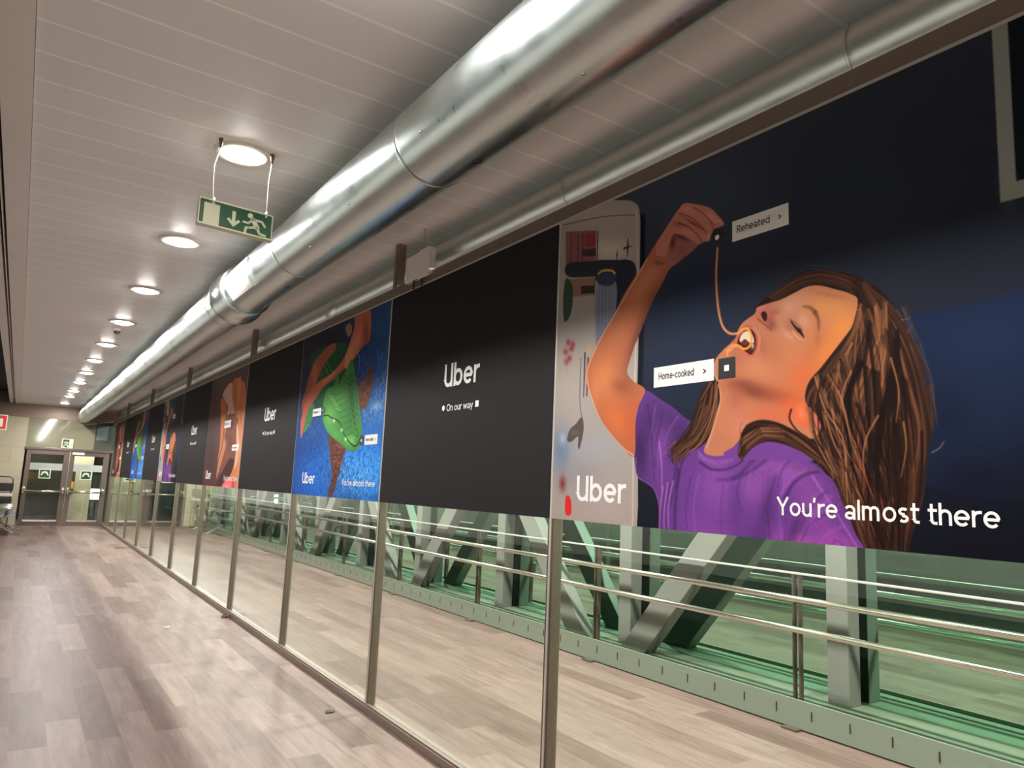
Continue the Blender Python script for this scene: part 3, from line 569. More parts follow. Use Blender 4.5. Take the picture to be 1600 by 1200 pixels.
('h',[(1108,333),(1190,380),(1267,376)],[(1130,301),(1205,348),(1291,336)],26,[(150,98,70),(128,80,56)],4,.8,7,1),
('h',[(1370,431),(1383,363),(1409,304),(1443,232)],[(1416,428),(1432,344),(1457,278),(1486,202)],60,[(160,106,74),(120,76,52),(50,30,24),(34,20,18)],6,.85,12,1),
('S',(64,34,34),.9,9,6,[(1308,435),(1302,403),(1328,365),(1368,338)]),
('S',(120,70,50),.8,4,2,[(1108,333),(1097,375),(1108,402)]),
('S',(140,84,70),.8,5,2,[(1305,246),(1343,229),(1385,238),(1413,262)]),
('S',(150,90,60),.7,4,2,[(1122,392),(1190,409),(1267,390)]),
('h',[(1672,721),(1714,597),(1746,480),(1760,368)],[(1700,716),(1742,593),(1776,477),(1785,349)],46,[(96,70,60),(70,46,40),(60,38,32)],3,.6,12,1),
('h',[(1261,868),(1386,908),(1533,863)],[(1248,894),(1379,923),(1544,879)],16,[(80,64,60)],2,.5,6,1),
('S',(170,140,130),.7,3,2,[(1758,283),(1779,295),(1792,313)]),
('S',(120,110,110),.7,3,2,[(1686,679),(1712,681)]),
('S',(120,110,110),.6,3,2,[(1703,638),(1715,655)])],
'gator':[
('bg',(31,78,157),(45,134,241),(52,47,52),(52,78,121)),
('F',(45,99,179),.8,(1973,657,2391,629,2040,244)),
('F',(56,108,175),.8,(1910,1040,2176,1007,1957,751)),
('F',(31,132,249),.95,(1369,294,2086,288,1418,48)),
('F',(45,146,255),.9,(1876,221,2202,222,1903,66)),
('F',(27,72,143),.8,(311,418,749,408,398,75)),
('F',(45,40,45),.95,(795,1323,1440,1229,831,1160)),
('F',(40,49,67),.8,(1391,1210,1727,1162,1421,1051)),
('F',(134,179,213),.85,(1830,695,1957,686,1837,652)),
('F',(45,67,112),.8,(1890,1163,2180,1121,1910,1045)),
('F',(38,74,146),.8,(1548,1061,1748,1036,1572,927)),
('F',(29,108,220),.8,(574,189,1041,192,627,-29)),
('F',(34,56,112),.7,(1428,-1,1726,10,1439,-59)),
('F',(27,67,146),.6,(1967,18,2181,26,1976,-35)),
('F',(78,146,213),.6,(1597,930,1697,919,1624,779)),
('R',(123,213,255),.75,(1384,219,2202,222,1432,-25),34,1.3),
('R',(20,63,146),.8,(1322,194,2256,200,1372,-52),42,4.1),
('R',(179,241,255),.6,(1582,196,2153,200,1618,6),22,7.7),
('R',(18,54,123),.7,(520,413,1141,399,601,79),36,2.2),
('R',(78,157,246),.6,(497,161,973,166,552,-60),28,9.1),
('R',(34,67,123),.8,(1910,1040,2341,986,1965,704),60,3.3),
('R',(123,168,218),.55,(1942,847,2367,806,1995,517),52,5.6),
('R',(29,49,94),.7,(1562,984,1809,956,1617,681),44,8.8),
('R',(168,207,235),.5,(1800,669,2094,649,1818,563),30,2.9),
('R',(67,134,213),.6,(398,559,733,546,433,421),40,6.1),
('P',(108,65,52),8,[(861,535),(1101,452),(1292,411),(1243,315),(1182,203),(1098,64),(1033,-41),(972,35),(1032,166),(953,324)]),
('P',(123,74,56),8,[(1456,868),(1595,940),(1679,1020),(1730,867),(1660,717),(1566,684),(1482,730)]),
('R',(45,29,38),.8,(1088,244,1285,244,1143,-11),26,1.1),
('R',(213,134,108),.5,(1106,296,1274,295,1149,91),22,3.1),
('R',(49,34,45),.7,(1585,856,1734,842,1621,656),30,2.1),
('S',(52,34,45),.8,10,6,[(954,457),(1112,400),(1009,339)]),
('S',(52,34,45),.8,10,6,[(1009,339),(1211,336),(1086,255)]),
('S',(52,34,45),.8,10,6,[(1088,244),(1208,214),(1023,140)]),
('S',(52,34,45),.8,10,6,[(1025,130),(1145,111),(1019,26)]),
('S',(179,112,85),.7,10,6,[(1049,427),(1226,397)]),
('S',(179,112,85),.7,10,6,[(1048,297),(1223,275)]),
('S',(179,112,85),.7,10,6,[(1503,889),(1647,925)]),
('S',(179,112,85),.7,10,6,[(1572,793),(1684,852)]),
('S',(179,112,85),.7,10,6,[(1546,725),(1626,769)]),
('S',(202,224,246),.6,10,5,[(1520,662),(1569,536),(1545,390)]),
('S',(202,224,246),.6,10,5,[(1592,682),(1635,582)]),
('S',(202,224,246),.6,10,5,[(1342,1191),(1438,1100),(1431,998)]),
('P',(38,81,52),8,[(208,1256),(474,1310),(859,1313),(1182,1240),(1343,1112),(1333,957),(1040,880),(737,739),(522,754),(413,994)]),
('R',(65,125,78),.7,(665,1055,1071,1011,717,824),34,2.7),
('h',[(297,1184),(537,1040),(730,907)],[(808,1264),(994,1101),(1092,982)],40,[(58,116,72),(27,58,40),(78,146,85)],16,.8,18,1),
('P',(67,134,74),6,[(318,814),(442,805),(435,690),(347,625),(239,560),(197,585),(239,701)]),
('S',(101,179,101),.8,14,8,[(255,571),(329,626),(406,599)]),
('P',(168,94,72),5,[(829,1312),(871,1256),(642,1155),(457,1025),(327,849),(178,729),(93,843),(159,946),(233,1083),(363,1200),(565,1280)]),
('F',(213,125,96),.7,(391,1084,390,1233,483,1057)),
('M',(195,110,83),5,[(1285,1491),(1576,1470),(1618,1228),(1498,1195),(1329,1119),(1121,1049),(898,991),(657,948),(479,860),(265,741),(161,510),(103,661),(187,836),(336,954),(577,1013),(854,1051),(1100,1154),(1226,1297),(1277,1385)]),
('B',(231,143,110),.8,(1331,1245,1437,1215,1217,1111)),
('B',(235,146,112),.8,(785,1014,1037,1061,850,981)),
('B',(134,74,60),.8,(1536,1266,1614,1254,1563,1120)),
('B',(143,78,63),.7,(1010,1023,1252,1082,1054,1003)),
('B',(220,90,67),.6,(200,716,291,710,245,536)),
('x',),
('P',(168,123,103),5,[(1077,1407),(1186,1427),(1229,1350),(1152,1319)]),
('P',(220,143,110),5,[(1127,1161),(1253,1229),(1302,1117),(1149,1051)]),
('M',(74,143,69),5,[(921,1022),(1015,1001),(1029,935),(1224,1095),(1290,1108),(1348,1018),(1441,875),(1515,688),(1596,525),(1587,438),(1534,381),(1422,363),(1282,391),(1101,452),(928,506),(791,571),(687,676),(684,833),(760,916),(910,935)]),
('B',(116,188,94),.8,(860,676,1042,666,891,534)),
('B',(49,103,54),.9,(1341,776,1475,766,1391,519)),
('B',(134,202,108),.8,(1377,454,1509,450,1387,404)),
('B',(94,168,81),.8,(1058,798,1231,785,1073,722)),
('B',(96,175,90),.7,(1046,507,1244,452,986,474)),
('s',(34,69,38),.9,8,5,[(1131,1000),(1253,950),(1300,987),(1428,947)]),
('s',(34,69,38),.9,8,5,[(1167,943),(1283,895),(1327,932),(1437,895)]),
('s',(34,69,38),.9,8,5,[(1202,886),(1313,840),(1354,878),(1447,844)]),
('s',(34,69,38),.9,8,5,[(1236,831),(1342,786),(1380,824),(1457,792)]),
('s',(34,69,38),.9,8,5,[(1271,776),(1371,733),(1406,771),(1467,741)]),
('s',(34,69,38),.9,8,5,[(1305,722),(1400,680),(1432,718),(1476,690)]),
('s',(34,69,38),.9,8,5,[(1338,669),(1428,628),(1457,666),(1486,639)]),
('s',(34,69,38),.9,8,5,[(1371,616),(1456,576),(1483,615),(1495,589)]),
('s',(34,69,38),.9,8,5,[(1404,564),(1484,525),(1508,564),(1505,539)]),
('s',(34,69,38),.9,8,5,[(1436,512),(1512,475),(1532,513),(1514,489)]),
('s',(34,69,38),.9,8,5,[(1468,461),(1539,425),(1557,463),(1523,440)]),
('s',(43,85,45),.7,7,4,[(929,846),(1102,864)]),
('s',(43,85,45),.7,7,4,[(982,793),(1149,812)]),
('s',(43,85,45),.7,7,4,[(1035,741),(1196,761)]),
('s',(43,85,45),.7,7,4,[(1086,690),(1243,711)]),
('s',(43,85,45),.7,7,4,[(1137,639),(1288,661)]),
('s',(43,85,45),.7,7,4,[(1186,590),(1333,613)]),
('s',(43,85,45),.7,7,4,[(1235,541),(1377,565)]),
('s',(43,85,45),.7,7,4,[(1284,493),(1421,518)]),
('s',(190,213,101),.7,8,4,[(805,856),(934,824)]),
('s',(190,213,101),.7,8,4,[(858,824),(985,793)]),
('s',(190,213,101),.7,8,4,[(910,793),(1036,762)]),
('s',(190,213,101),.7,8,4,[(962,762),(1086,732)]),
('s',(190,213,101),.7,8,4,[(1013,732),(1135,702)]),
('s',(123,190,94),.6,8,6,[(1210,1097),(1204,918),(1329,700),(1485,441)]),
('s',(123,190,94),.6,8,6,[(1318,1037),(1390,798),(1517,538)]),
('x',),
('S',(18,27,18),1,10,10,[(701,686),(812,685),(925,656),(1034,634),(1128,598),(1198,532),(1278,478),(1382,429),(1478,406),(1550,434),(1578,487)]),
('F',(246,255,224),.9,(975,632,1005,630,979,616)),
('F',(246,255,224),.9,(1168,544,1196,542,1171,528)),
('F',(246,255,224),.9,(1267,468,1294,467,1270,452)),
('F',(18,22,18),1.0,(689,737,738,734,696,709))],
'orange':[
('bg',(90,51,51),(146,73,61),(90,78,77),(105,93,90)),
('F',(71,54,52),.9,(316,594,855,578,633,-88)),
('F',(112,95,93),.8,(911,1374,1604,1305,984,1198)),
('F',(117,63,61),.6,(105,1048,433,1026,233,773)),
('P',(205,120,81),7,[(655,1123),(863,1149),(1038,985),(1037,820),(1001,574),(819,330),(855,578),(762,876)]),
('P',(134,81,68),7,[(1019,862),(1207,909),(1402,921),(1646,788),(1801,550),(1704,323),(1429,207),(1106,166),(874,206),(965,493)]),
('P',(227,185,161),6,[(1174,1323),(848,1269),(735,1194),(825,1152),(1091,1023),(1101,915),(1269,921),(1472,909),(1505,986),(1335,1087)]),
('P',(222,134,88),6,[(1237,1333),(1555,1350),(1614,1359),(1697,1303),(1878,1223),(1985,1014),(2136,838),(2217,538),(2211,246),(2233,-43),(1736,-72),(1581,154),(1735,322),(1799,474),(1693,747),(1534,913),(1298,1098)]),
('P',(224,178,151),7,[(1659,756),(1809,688),(1922,471),(1870,291),(1734,246),(1737,475)]),
('P',(73,46,44),6,[(1353,310),(1564,355),(1710,307),(1581,154),(1278,88),(1000,-77),(708,-86),(935,67)]),
('P',(195,132,102),8,[(1055,778),(1212,568),(1043,312),(848,99),(863,313),(1019,532)]),
('F',(81,49,49),.9,(1390,786,1490,781,1420,712)),
('F',(85,51,49),.8,(1150,635,1254,631,1184,552)),
('F',(73,44,44),.8,(1666,819,1729,815,1681,779)),
('F',(105,63,56),.7,(1415,562,1579,557,1467,434)),
('F',(251,159,102),.7,(1586,1187,1683,1178,1649,1023)),
('F',(171,98,66),.7,(1453,1118,1553,1110,1531,921)),
('F',(255,183,120),.6,(2048,843,2136,838,2115,660)),
('F',(255,159,85),.8,(2097,320,2240,318,2206,29)),
('F',(183,93,61),.7,(1805,857,1897,852,1894,623)),
('P',(251,117,120),8,[(1182,-9),(1378,89),(1654,131),(1859,-68),(1216,-87)]),
('F',(255,195,195),.8,(1457,-18,1618,-14,1479,-72)),
('F',(255,183,102),.85,(2104,70,2275,73,2153,-59)),
('F',(159,61,66),.7,(1756,34,1818,36,1798,-70)),
('F',(183,73,73),.6,(834,-33,1049,-28,856,-82)),
('h',[(1319,1292),(1518,954),(1831,549),(1824,21)],[(1710,1270),(2019,920),(2159,540),(2191,-8)],46,[(255,171,117),(166,93,59),(255,190,127),(190,110,68)],16,.5,10,2)],
}
LAY={'child': {'logo': (186, 89, 115, 327), 'slogan': (1248, 82, 61, 677), 'tags': [([(1066, 1087), (1309, 1087), (1309, 1167), (1066, 1167)], 'Reheated'), ([(666, 568), (980, 568), (980, 651), (666, 651)], 'Home-cooked')], 'marks': [('dot', (995, 1125, 36, 10)), ('sq', (1040, 608, 39, 11))]}, 'gator': {'logo': (284, 101, 97, 329), 'slogan': (1250, 102, 47, 655), 'tags': [([(426, 695), (643, 695), (643, 762), (426, 762)], 'Reheated'), ([(1660, 411), (1895, 411), (1895, 484), (1660, 484)], 'Home-cooked')], 'marks': [('dot', (689, 737, 26, 8)), ('sq', (1597, 447, 36, 10))]}, 'orange': {'logo': (186, 89, 115, 327), 'slogan': (1248, 82, 61, 677), 'tags': [([(1014, 746), (1355, 746), (1355, 838), (1014, 838)], 'Reheated'), ([(1530, 445), (1857, 445), (1857, 519), (1530, 519)], 'Home-cooked')], 'marks': [('sq', (1448, 482, 20, 6))]}}
BLACK={'logo': (859, 734, 146, 417), 'tagline': (909, 584, 43, 311), 'dot': (866, 606, 17), 'square': (1264, 606, 18)}
# ------------------------------------------------------------------ the setting
struct(bx('floor',-3.0,3.05,YN,29.5,-.06,0,M['floor']))
struct(bx('ceiling',-2.31,3.05,YN,YE,ZC,ZC+.05,M['ceil']))
struct(bx('trim_1',-2.442,-2.312,YN,YE,ZC-.012,ZC+.05,M['white_trim'])); struct(bx('trim_2',-2.565,-2.482,YN,YE,ZC-.012,ZC+.05,M['white_trim'])); struct(bx('trim_3',-2.99,-2.57,YN,YE,ZC+.3,ZC+.35,M['dark']))
bm=bmesh.new(); bbox(bm,-2.481,-2.443,YN,YE-1.4,ZC+.03,ZC+.05); bbox(bm,-2.466,-2.458,YN,YE-1.4,ZC-.008,ZC+.03,1)
tag(obj('slot_diffuser',bm,[M['slot'],M['white_trim']]),'long black twin slot air diffuser along the left ceiling edge','air diffuser')
bm=bmesh.new(); bbox(bm,-3.0,-2.95,YN,YE,0,3.62)
for k in range(15): bbox(bm,-2.95,-2.9,YN+.2+2*k,YN+.27+2*k,0,3.58,1)
[bbox(bm,-2.95,-2.89,YN+1.5*k,min(YE,YN+1.5*k+1.49),.88,2.2,2) for k in range(19)]; bbox(bm,-2.95,-2.89,YN,YE,.47,.872,3); bbox(bm,-2.95,-2.90,YN,YE,0,.47,1); struct(obj('wall_left',bm,[M['leftglass'],M['mullion'],M['bounce_panel'],M['mid_panel']]))  # unseen wall; pale panels added to bounce light onto the upper posters
struct(bx('wall_back',-3.0,3.05,YN-.1,YN,0,3.65,M['beige']))
# end wall with the double door
bm=bmesh.new(); bbox(bm,-3.0,-2.08,YE,YE+.12,0,2.93); bbox(bm,2.14,3.05,YE,YE+.12,0,2.93); struct(obj('wall_far',bm,M['wall']))
struct(bx('trim_4',-3.0,3.05,YE-.02,YE+.14,2.93,3.64,M['brown']))
struct(bx('trim_5',-2.09,2.14,YE-.05,YE+.1,2.06,2.13,M['doormetal'],bevel=.008))
for i,(a,b,m) in enumerate(((-2.08,-1.14,'tan'),(-1.12,-.47,'tan'))): struct(bx('window_%d'%(30+i),a,b,YE,YE+.03,2.13,2.93,M[m]))
wf=struct(bx('window_32',-.45,.04,YE,YE+.03,2.13,2.93,M['dim_wall'])); bx('window_sign',-.42,-.14,YE-.012,YE-.002,2.42,2.84,M['blue_grey'],wf)
struct(bx('window_33',.06,2.14,YE,YE+.03,2.13,2.93,M['tan'])); struct(bx('trim_6',-1.14,-1.12,YE-.01,YE+.05,2.13,2.93,M['brown'])); struct(bx('trim_7',-.47,-.45,YE-.01,YE+.05,2.13,2.93,M['brown']))
def door(name,x0,x1,hx):
    bm=bmesh.new(); y0,y1=YE-.01,YE+.05
    bbox(bm,x0,x0+.11,y0,y1,0,2.06); bbox(bm,x1-.14,x1,y0,y1,0,2.06); bbox(bm,x0+.11,x1-.14,y0,y1,1.94,2.06); bbox(bm,x0+.11,x1-.14,y0,y1,0,.1)
    d=struct(obj(name,bm,M['doormetal'],bevel=.004)); bx('door_glass',x0+.11,x1-.14,YE+.015,YE+.025,.1,1.94,M['door_glass'],d)
    bx('frosted_band',x0+.115,x1-.145,YE+.005,YE+.012,1.51,1.70,M['frost'],d)
    bm=bmesh.new(); tube(bm,[(x0+.04,YE-.11,.93),(x1-.07,YE-.11,.93)],.028,14); pb=obj('push_bar',bm,M['steel'],d)
    for hxx in (x0+.04,x1-.07):
        bm=bmesh.new(); lathe(bm,[(.001,-.13),(.05,-.12),(.05,-.04),(.035,-.02),(.035,0.01)],(hxx,YE-.01,.985),'y',16); bbox(bm,hxx-.03,hxx+.03,YE-.12,YE-.01,.88,1.06); obj('latch_housing',bm,M['steel'],pb,.006)
    bm=bmesh.new(); bbox(bm,x0+.1,x1-.13,YE-.03,YE-.008,.11,.16); obj('bottom_sweep',bm,M['steel'],d)
    s=bx('exit_sticker',hx-.14,hx+.14,YE-.002,YE+.004,1.28,1.54,M['sign_white'],d); bm=bmesh.new(); bbox(bm,hx-.115,hx+.115,YE-.006,YE-.002,1.305,1.515); obj('sticker_field',bm,M['green'],s)
    bm=bmesh.new(); y=YE-.010
    prism(bm,[(hx-.1,1.36),(hx-.07,1.36),(hx-.02,1.43),(hx+.02,1.43),(hx+.07,1.36),(hx+.1,1.36),(hx+.06,1.47),(hx-.06,1.47)],y,y+.004,'y'); prism(bm,[(hx+.03*math.cos(a*PI/4),1.455+.03*math.sin(a*PI/4)) for a in range(8)],y-.001,y+.004,'y'); obj('sticker_arrow',bm,M['sign_white'],s)
    return d
door('door_1',-2.03,-1.01,-1.55); door('door_2',-1.0,-.03,-.56); door('door_3',.08,1.09,.56); door('door_4',1.1,2.12,1.6)
tag(bx('door_closer',-.96,-.66,YE-.07,YE-.012,1.965,2.04,M['white'],bevel=.006),'white door closer box at the top of the right door leaf','door closer')
# the lobby beyond the doors
struct(bx('wall_beyond',-3.0,3.05,29.3,29.5,0,3.0,M['dim_wall'])); struct(bx('ceiling_beyond',-3.0,3.05,YE+.14,29.5,2.93,3.0,M['dim_wall']))
struct(bx('wall_pier',-1.05,-.3,25.3,25.7,0,2.9,M['beige'])); struct(bx('wall_side',2.9,3.0,YE+.13,29.3,0,2.9,M['dim_wall'])); struct(bx('wall_partition',-.3,2.9,27.2,27.3,0,2.9,M['blue_grey'])); struct(bx('wall_side_left',-3.0,-2.9,YE+.13,29.3,0,2.9,M['dim_wall']))
bm=bmesh.new(); bbox(bm,-.84,-.74,25.25,25.3,.98,1.5); bbox(bm,-.83,-.75,25.235,25.25,.99,1.2,1); tag(obj('wall_fixture',bm,[M['black'],M['yellow']],bevel=.004),'tall black and yellow fixture on the beige pier behind right door','wall fixture')
tag(bx('yellow_box',-1.93,-1.69,29.18,29.3,1.17,1.42,M['yellow'],bevel=.01),'yellow box seen through the left door leaf','box')
l=bpy.data.lights.new('lobby_lamp','AREA'); l.energy=90; l.size=.5; lo=bpy.data.objects.new('lobby_lamp',l); COL.objects.link(lo); lo.location=(-.75,24.65,2.9); tag(lo,'lobby ceiling lamp behind the doors','lamp')
bm=bmesh.new(); bbox(bm,-.17,.12,27.14,27.2,.62,.98); bbox(bm,-.15,.10,27.13,27.14,.64,.96,1); tag(obj('light_panel',bm,[M['white'],M['lit']]),'small bright lit panel low behind the right door leaf','lit panel')
# facade side: glass, mullions
for k in range(13):
    y=.93+2.13*(k-2); struct(bx('window_%d'%(k+13),2.86,2.872,y+.02,y+2.11,.02,ZC,M['facade'])); struct(bx('trim_%d'%(k+10),2.835,2.9,y-.02,y+.02,0,ZC,M['mullion']))
struct(bx('trim_8',2.436,2.86,YN,YE,.0,.17,M['added_sill']))  # added ledge, greened to fill the dark band in the window reflection
# ------------------------------------------------------------------ glass partition
NB=11
for k in range(NB):
    y1=Y0+PITCH*k-.012; y0=y1-PITCH+.024-(.075 if k==0 else 0)
    struct(bx('window_%d'%(k+1),-.006,.006,y0,y1,.05,ZT,M['glass']))
struct(bx('window_12',-.006,.006,YN,Y0-PITCH-.09,.05,ZT,M['glass']))
struct(bx('window_29',-.006,.006,Y0+PITCH*10+.012,YE-.06,.05,ZT,M['glass']))
bm=bmesh.new(); bbox(bm,-.045,.045,YN,YE-.06,0,.05); bbox(bm,-.038,-.014,YN,YE-.06,.05,.062); struct(obj('trim_30',bm,M['alu_dark'],bevel=.003))
bm=bmesh.new(); bbox(bm,-.03,.05,YN,YE-.06,ZT+.012,ZT+.085); bbox(bm,-.036,.05,YN,YE-.06,ZT,ZT+.012,1); struct(obj('trim_31',bm,[M['alu_dark'],M['alu_edge']]))
ORD=['nearest','second','third','fourth','fifth','sixth','seventh','eighth','ninth','tenth','eleventh','twelfth','thirteenth','fourteenth']
POSTL=['nearest grey metal partition post, at the right edge of the near large poster','grey metal partition post between near child poster and the nearest black poster','grey metal partition post between nearest black poster and green crocodile poster','grey metal partition post on the left of the nearer crocodile poster','grey metal partition post on the right of the nearer brown long-haired dog poster','grey metal partition post on the left of the nearer dog poster']
for k in range(-1,NB):
    y=Y0+PITCH*k-(.08 if k<0 else 0); i=k+1
    t=thing('partition_post',POSTL[i] if i<len(POSTL) else 'grey metal partition post, %s from the camera along the glass wall'%ORD[i],'post',(0,y,0),'posts of the glass partition')
    bm=bmesh.new(); bbox(bm,-.028,.028,-.024,.024,.05,ZT); obj('post_body',bm,M['alu'],t,.003)
    bm=bmesh.new(); bbox(bm,-.032,-.028,-.007,.007,.06,ZT); obj('cover_strip',bm,M['alu_edge'],t)
    if i%2==0:
        bm=bmesh.new(); bbox(bm,-.03,.03,-.022,.022,ZT+.085,ZC); bbox(bm,-.03,.03,-.05,-.036,ZT+.085,ZC); obj('post_extension',bm,M['alu_dark'],t,.003)
# ------------------------------------------------------------------ posters on the glass
def ink_mesh(name,w,h,step,ops,seed):
    s=Sheet(w,h,step,seed); s.run(ops); s.grain(1.2); img=np.clip(s.img,0,255)/255; li=np.where(img<=.04045,img/12.92,((img+.055)/1.055)**2.4)
    nx,ny=s.nx,s.ny; U,V=np.meshgrid(s.x/1000,s.y/1000); co=np.stack([np.zeros_like(U),-U,V],-1).reshape(-1,3).astype(np.float32)
    i=np.arange((nx-1)*(ny-1)); a=(i//(nx-1))*nx+i%(nx-1); f=np.stack([a,a+nx,a+nx+1,a+1],-1)[:,::-1].astype(np.int32)
    me=bpy.data.meshes.new(name); me.vertices.add(len(co)); me.vertices.foreach_set('co',co.ravel()); me.loops.add(f.size); me.loops.foreach_set('vertex_index',f.ravel()); me.polygons.add(len(f)); me.polygons.foreach_set('loop_start',np.arange(0,f.size,4,dtype=np.int32)); me.polygons.foreach_set('loop_total',np.full(len(f),4,np.int32)); me.update(calc_edges=True)
    c=me.color_attributes.new('ink','FLOAT_COLOR','POINT'); c.data.foreach_set('color',np.concatenate([li.reshape(-1,3),np.ones((len(co),1))],1).astype(np.float32).ravel()); me.materials.append(M['print']); return me
PX=-.034; PH=ZT-ZB
def flat(bm,pts,x,mi=0): bm.faces.new([bm.verts.new((x,-u/1000,v/1000)) for u,v in pts]).material_index=mi
def disc(u,v,r,n=28): return [(u+r*math.cos(2*PI*k/n),v+r*math.sin(2*PI*k/n)) for k in range(n)]
def tagbox(par,q,txt,x=-.0022,w=.135,dens=1):
    bm=bmesh.new(); flat(bm,q,x); t=obj('name_tag',bm,M['tag_ink'],par); u0=min(p[0] for p in q); u1=max(p[0] for p in q); v0=min(p[1] for p in q); v1=max(p[1] for p in q); H=(v1-v0); W=u1-u0
    lettering('tag_lettering',txt,M['dark_ink'],t,(u0+.09*W)/1000,(v0+.36*H)/1000,.36*H/1000,w,.6*W/1000,x=x-.001); lettering('tag_chevron','>',M['dark_ink'],t,(u0+.83*W)/1000,(v0+.36*H)/1000,.36*H/1000,w,.055*W/1000,x=x-.001)
def mark(name,q,hole,m1,m2,par):
    bm=bmesh.new(); flat(bm,q,-.0024); t=obj(name,bm,m1,par); bm=bmesh.new(); flat(bm,hole,-.0034); obj('marker_centre',bm,m2,t)
def poster(k,label,group,w):
    t=thing('poster',label,'poster',(PX,Y0+PITCH*k-.011,ZB),group)
    return t
def art_poster(k,label,me,w,L):
    t=poster(k,label,'picture posters on the glass wall',w); o=bpy.data.objects.new('poster_print',me); COL.objects.link(o); o.parent=t; o.location=(-.0012,0,0)
    bx('poster_backing',-.001,.003,-w,0,0,PH,M['backing'],t)
    lu,lv,lh,lw=L['logo']; lettering('logo_lettering','Uber',M['white_ink'],t,lu/1000,lv/1000,lh/1000,.155,lw/1000,tr=.0)
    su,sv,sh,sw=L['slogan']; words('slogan_word',"You're almost there",M['white_ink'],t,su/1000,sv/1000,sh/1000,.135,sw/1000)
    for q,s in L['tags']: tagbox(t,q,s)
    for kind,(u,v,a,b) in L['marks']:
        if kind=='dot': mark('round_marker',disc(u,v,a),disc(u,v,b),M['dark_ink'],M['white_ink'],t)
        else: mark('square_marker',[(u-a,v-a),(u+a,v-a),(u+a,v+a),(u-a,v+a)],[(u-b,v-b),(u+b,v-b),(u+b,v+b),(u-b,v+b)],M['dark_ink'],M['white_ink'],t)
    return t
def black_poster(k,label):
    t=poster(k,label,'black posters on the glass wall',1.978); bx('poster_sheet',-.0012,.003,-1.978,0,0,PH,M['black_vinyl'],t)
    L=BLACK; lu,lv,lh,lw=L['logo']; lettering('logo_lettering','Uber',M['white_ink'],t,lu/1000,lv/1000,lh/1000,.155,lw/1000,tr=.0); su,sv,sh,sw=L['tagline']; words('tagline_word','On our way',M['white_ink'],t,su/1000,sv/1000,sh/1000,.13,sw/1000)
    u,v,r=L['dot']; bm=bmesh.new(); flat(bm,disc(u,v,r),-.0022); obj('white_dot',bm,M['white_ink'],t); u,v,r=L['square']; bm=bmesh.new(); flat(bm,[(u-r,v-r),(u+r,v-r),(u+r,v+r),(u-r,v+r)],-.0022); obj('white_square',bm,M['white_ink'],t); return t
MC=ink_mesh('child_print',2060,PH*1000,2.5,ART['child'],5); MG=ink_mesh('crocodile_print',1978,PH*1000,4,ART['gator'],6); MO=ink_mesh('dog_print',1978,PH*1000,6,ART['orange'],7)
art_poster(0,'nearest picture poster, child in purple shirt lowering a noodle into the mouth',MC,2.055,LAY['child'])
black_poster(1,'nearest and largest black poster, right of the green crocodile picture')
art_poster(2,'nearer poster of a green toy crocodile held over blue water',MG,1.978,LAY['gator'])
black_poster(3,'second black poster from the camera, left of the nearer crocodile picture')
art_poster(4,'nearer poster of a brown dog with long orange hair between two black posters',MO,1.978,LAY['orange'])
black_poster(5,'third black poster from the camera, left of the nearer dog picture')
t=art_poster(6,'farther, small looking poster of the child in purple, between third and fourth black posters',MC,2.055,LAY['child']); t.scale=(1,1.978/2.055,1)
black_poster(7,'fourth black poster from the camera, right of the farther crocodile picture')
art_poster(8,'farther, narrow looking crocodile poster in blue and green near the end doors',MG,1.978,LAY['gator'])
black_poster(9,'farthest black poster, left of the farther crocodile picture')
art_poster(10,'farthest picture poster, orange and pink strip closest to the end doors',MO,1.978,LAY['orange'])
# ------------------------------------------------------------------ ventilation ducts
def duct(name,label,cx,cz,R,seams,m,ya,yb,n=64):
    t=thing(name,label,'ventilation duct',(cx,0,cz)); ys=[ya]+seams+[yb]
    for a,b in zip(ys,ys[1:]):
        bm=bmesh.new(); lathe(bm,[(R,a+.002),(R,a+.03),(R,(a+b)/2),(R,b-.03),(R,b-.002),(R-.006,b)],(0,0,0),'y',n); obj('duct_segment',bm,m,t)
    for s in seams:
        bm=bmesh.new(); lathe(bm,[(R-.004,s-.006),(R+.0018,s-.004),(R+.0025,s),(R+.0018,s+.004),(R-.004,s+.006)],(0,0,0),'y',n); obj('seam_ring',bm,m,t)
    return t
BD=(-0.7820,3.0638,0.1916)
seams=[-3.0,-1.05,.86,2.787,4.657,6.70]+[6.7+1.93*k for k in range(1,9)]
t=duct('large_duct','large silver round ventilation duct running under the ceiling above the corridor',*BD,seams,M['duct'],YN,YE-.02)
R=BD[2]
bm=bmesh.new(); lathe(bm,[(R,6.0),(R+.022,6.004),(R+.026,6.02),(R+.03,6.16),(R+.032,6.30),(R+.045,6.335),(R+.03,6.345),(R,6.345)],(0,0,0),'y',72); obj('duct_collar',bm,M['duct'],t)
# access hatch on the side of the duct, next to the collar
def on_duct(a,y,r): return (r*math.cos(a),y,r*math.sin(a))
bm=bmesh.new(); A0,A1=math.radians(172),math.radians(228)
for (a0,a1,y0,y1,r1,mi) in ((A0,A1,5.25,5.83,R+.004,0),(A0-.05,A0,5.22,5.86,R+.016,1),(A1,A1+.05,5.22,5.86,R+.016,1),(A0,A1,5.22,5.25,R+.016,1),(A0,A1,5.83,5.86,R+.016,1)):
    nseg=10; g=[[bm.verts.new(on_duct(a0+(a1-a0)*i/nseg,y,r)) for i in range(nseg+1)] for (y,r) in ((y0,R-.003),(y0,r1),(y1,r1),(y1,R-.003))]
    for p,q in zip(g,g[1:]):
        for i in range(nseg): bm.faces.new((p[i],p[i+1],q[i+1],q[i])).material_index=mi
    for i in (0,nseg): bm.faces.new([row[i] for row in g]).material_index=mi
obj('access_hatch',bm,[M['white_trim'],M['duct']],t)
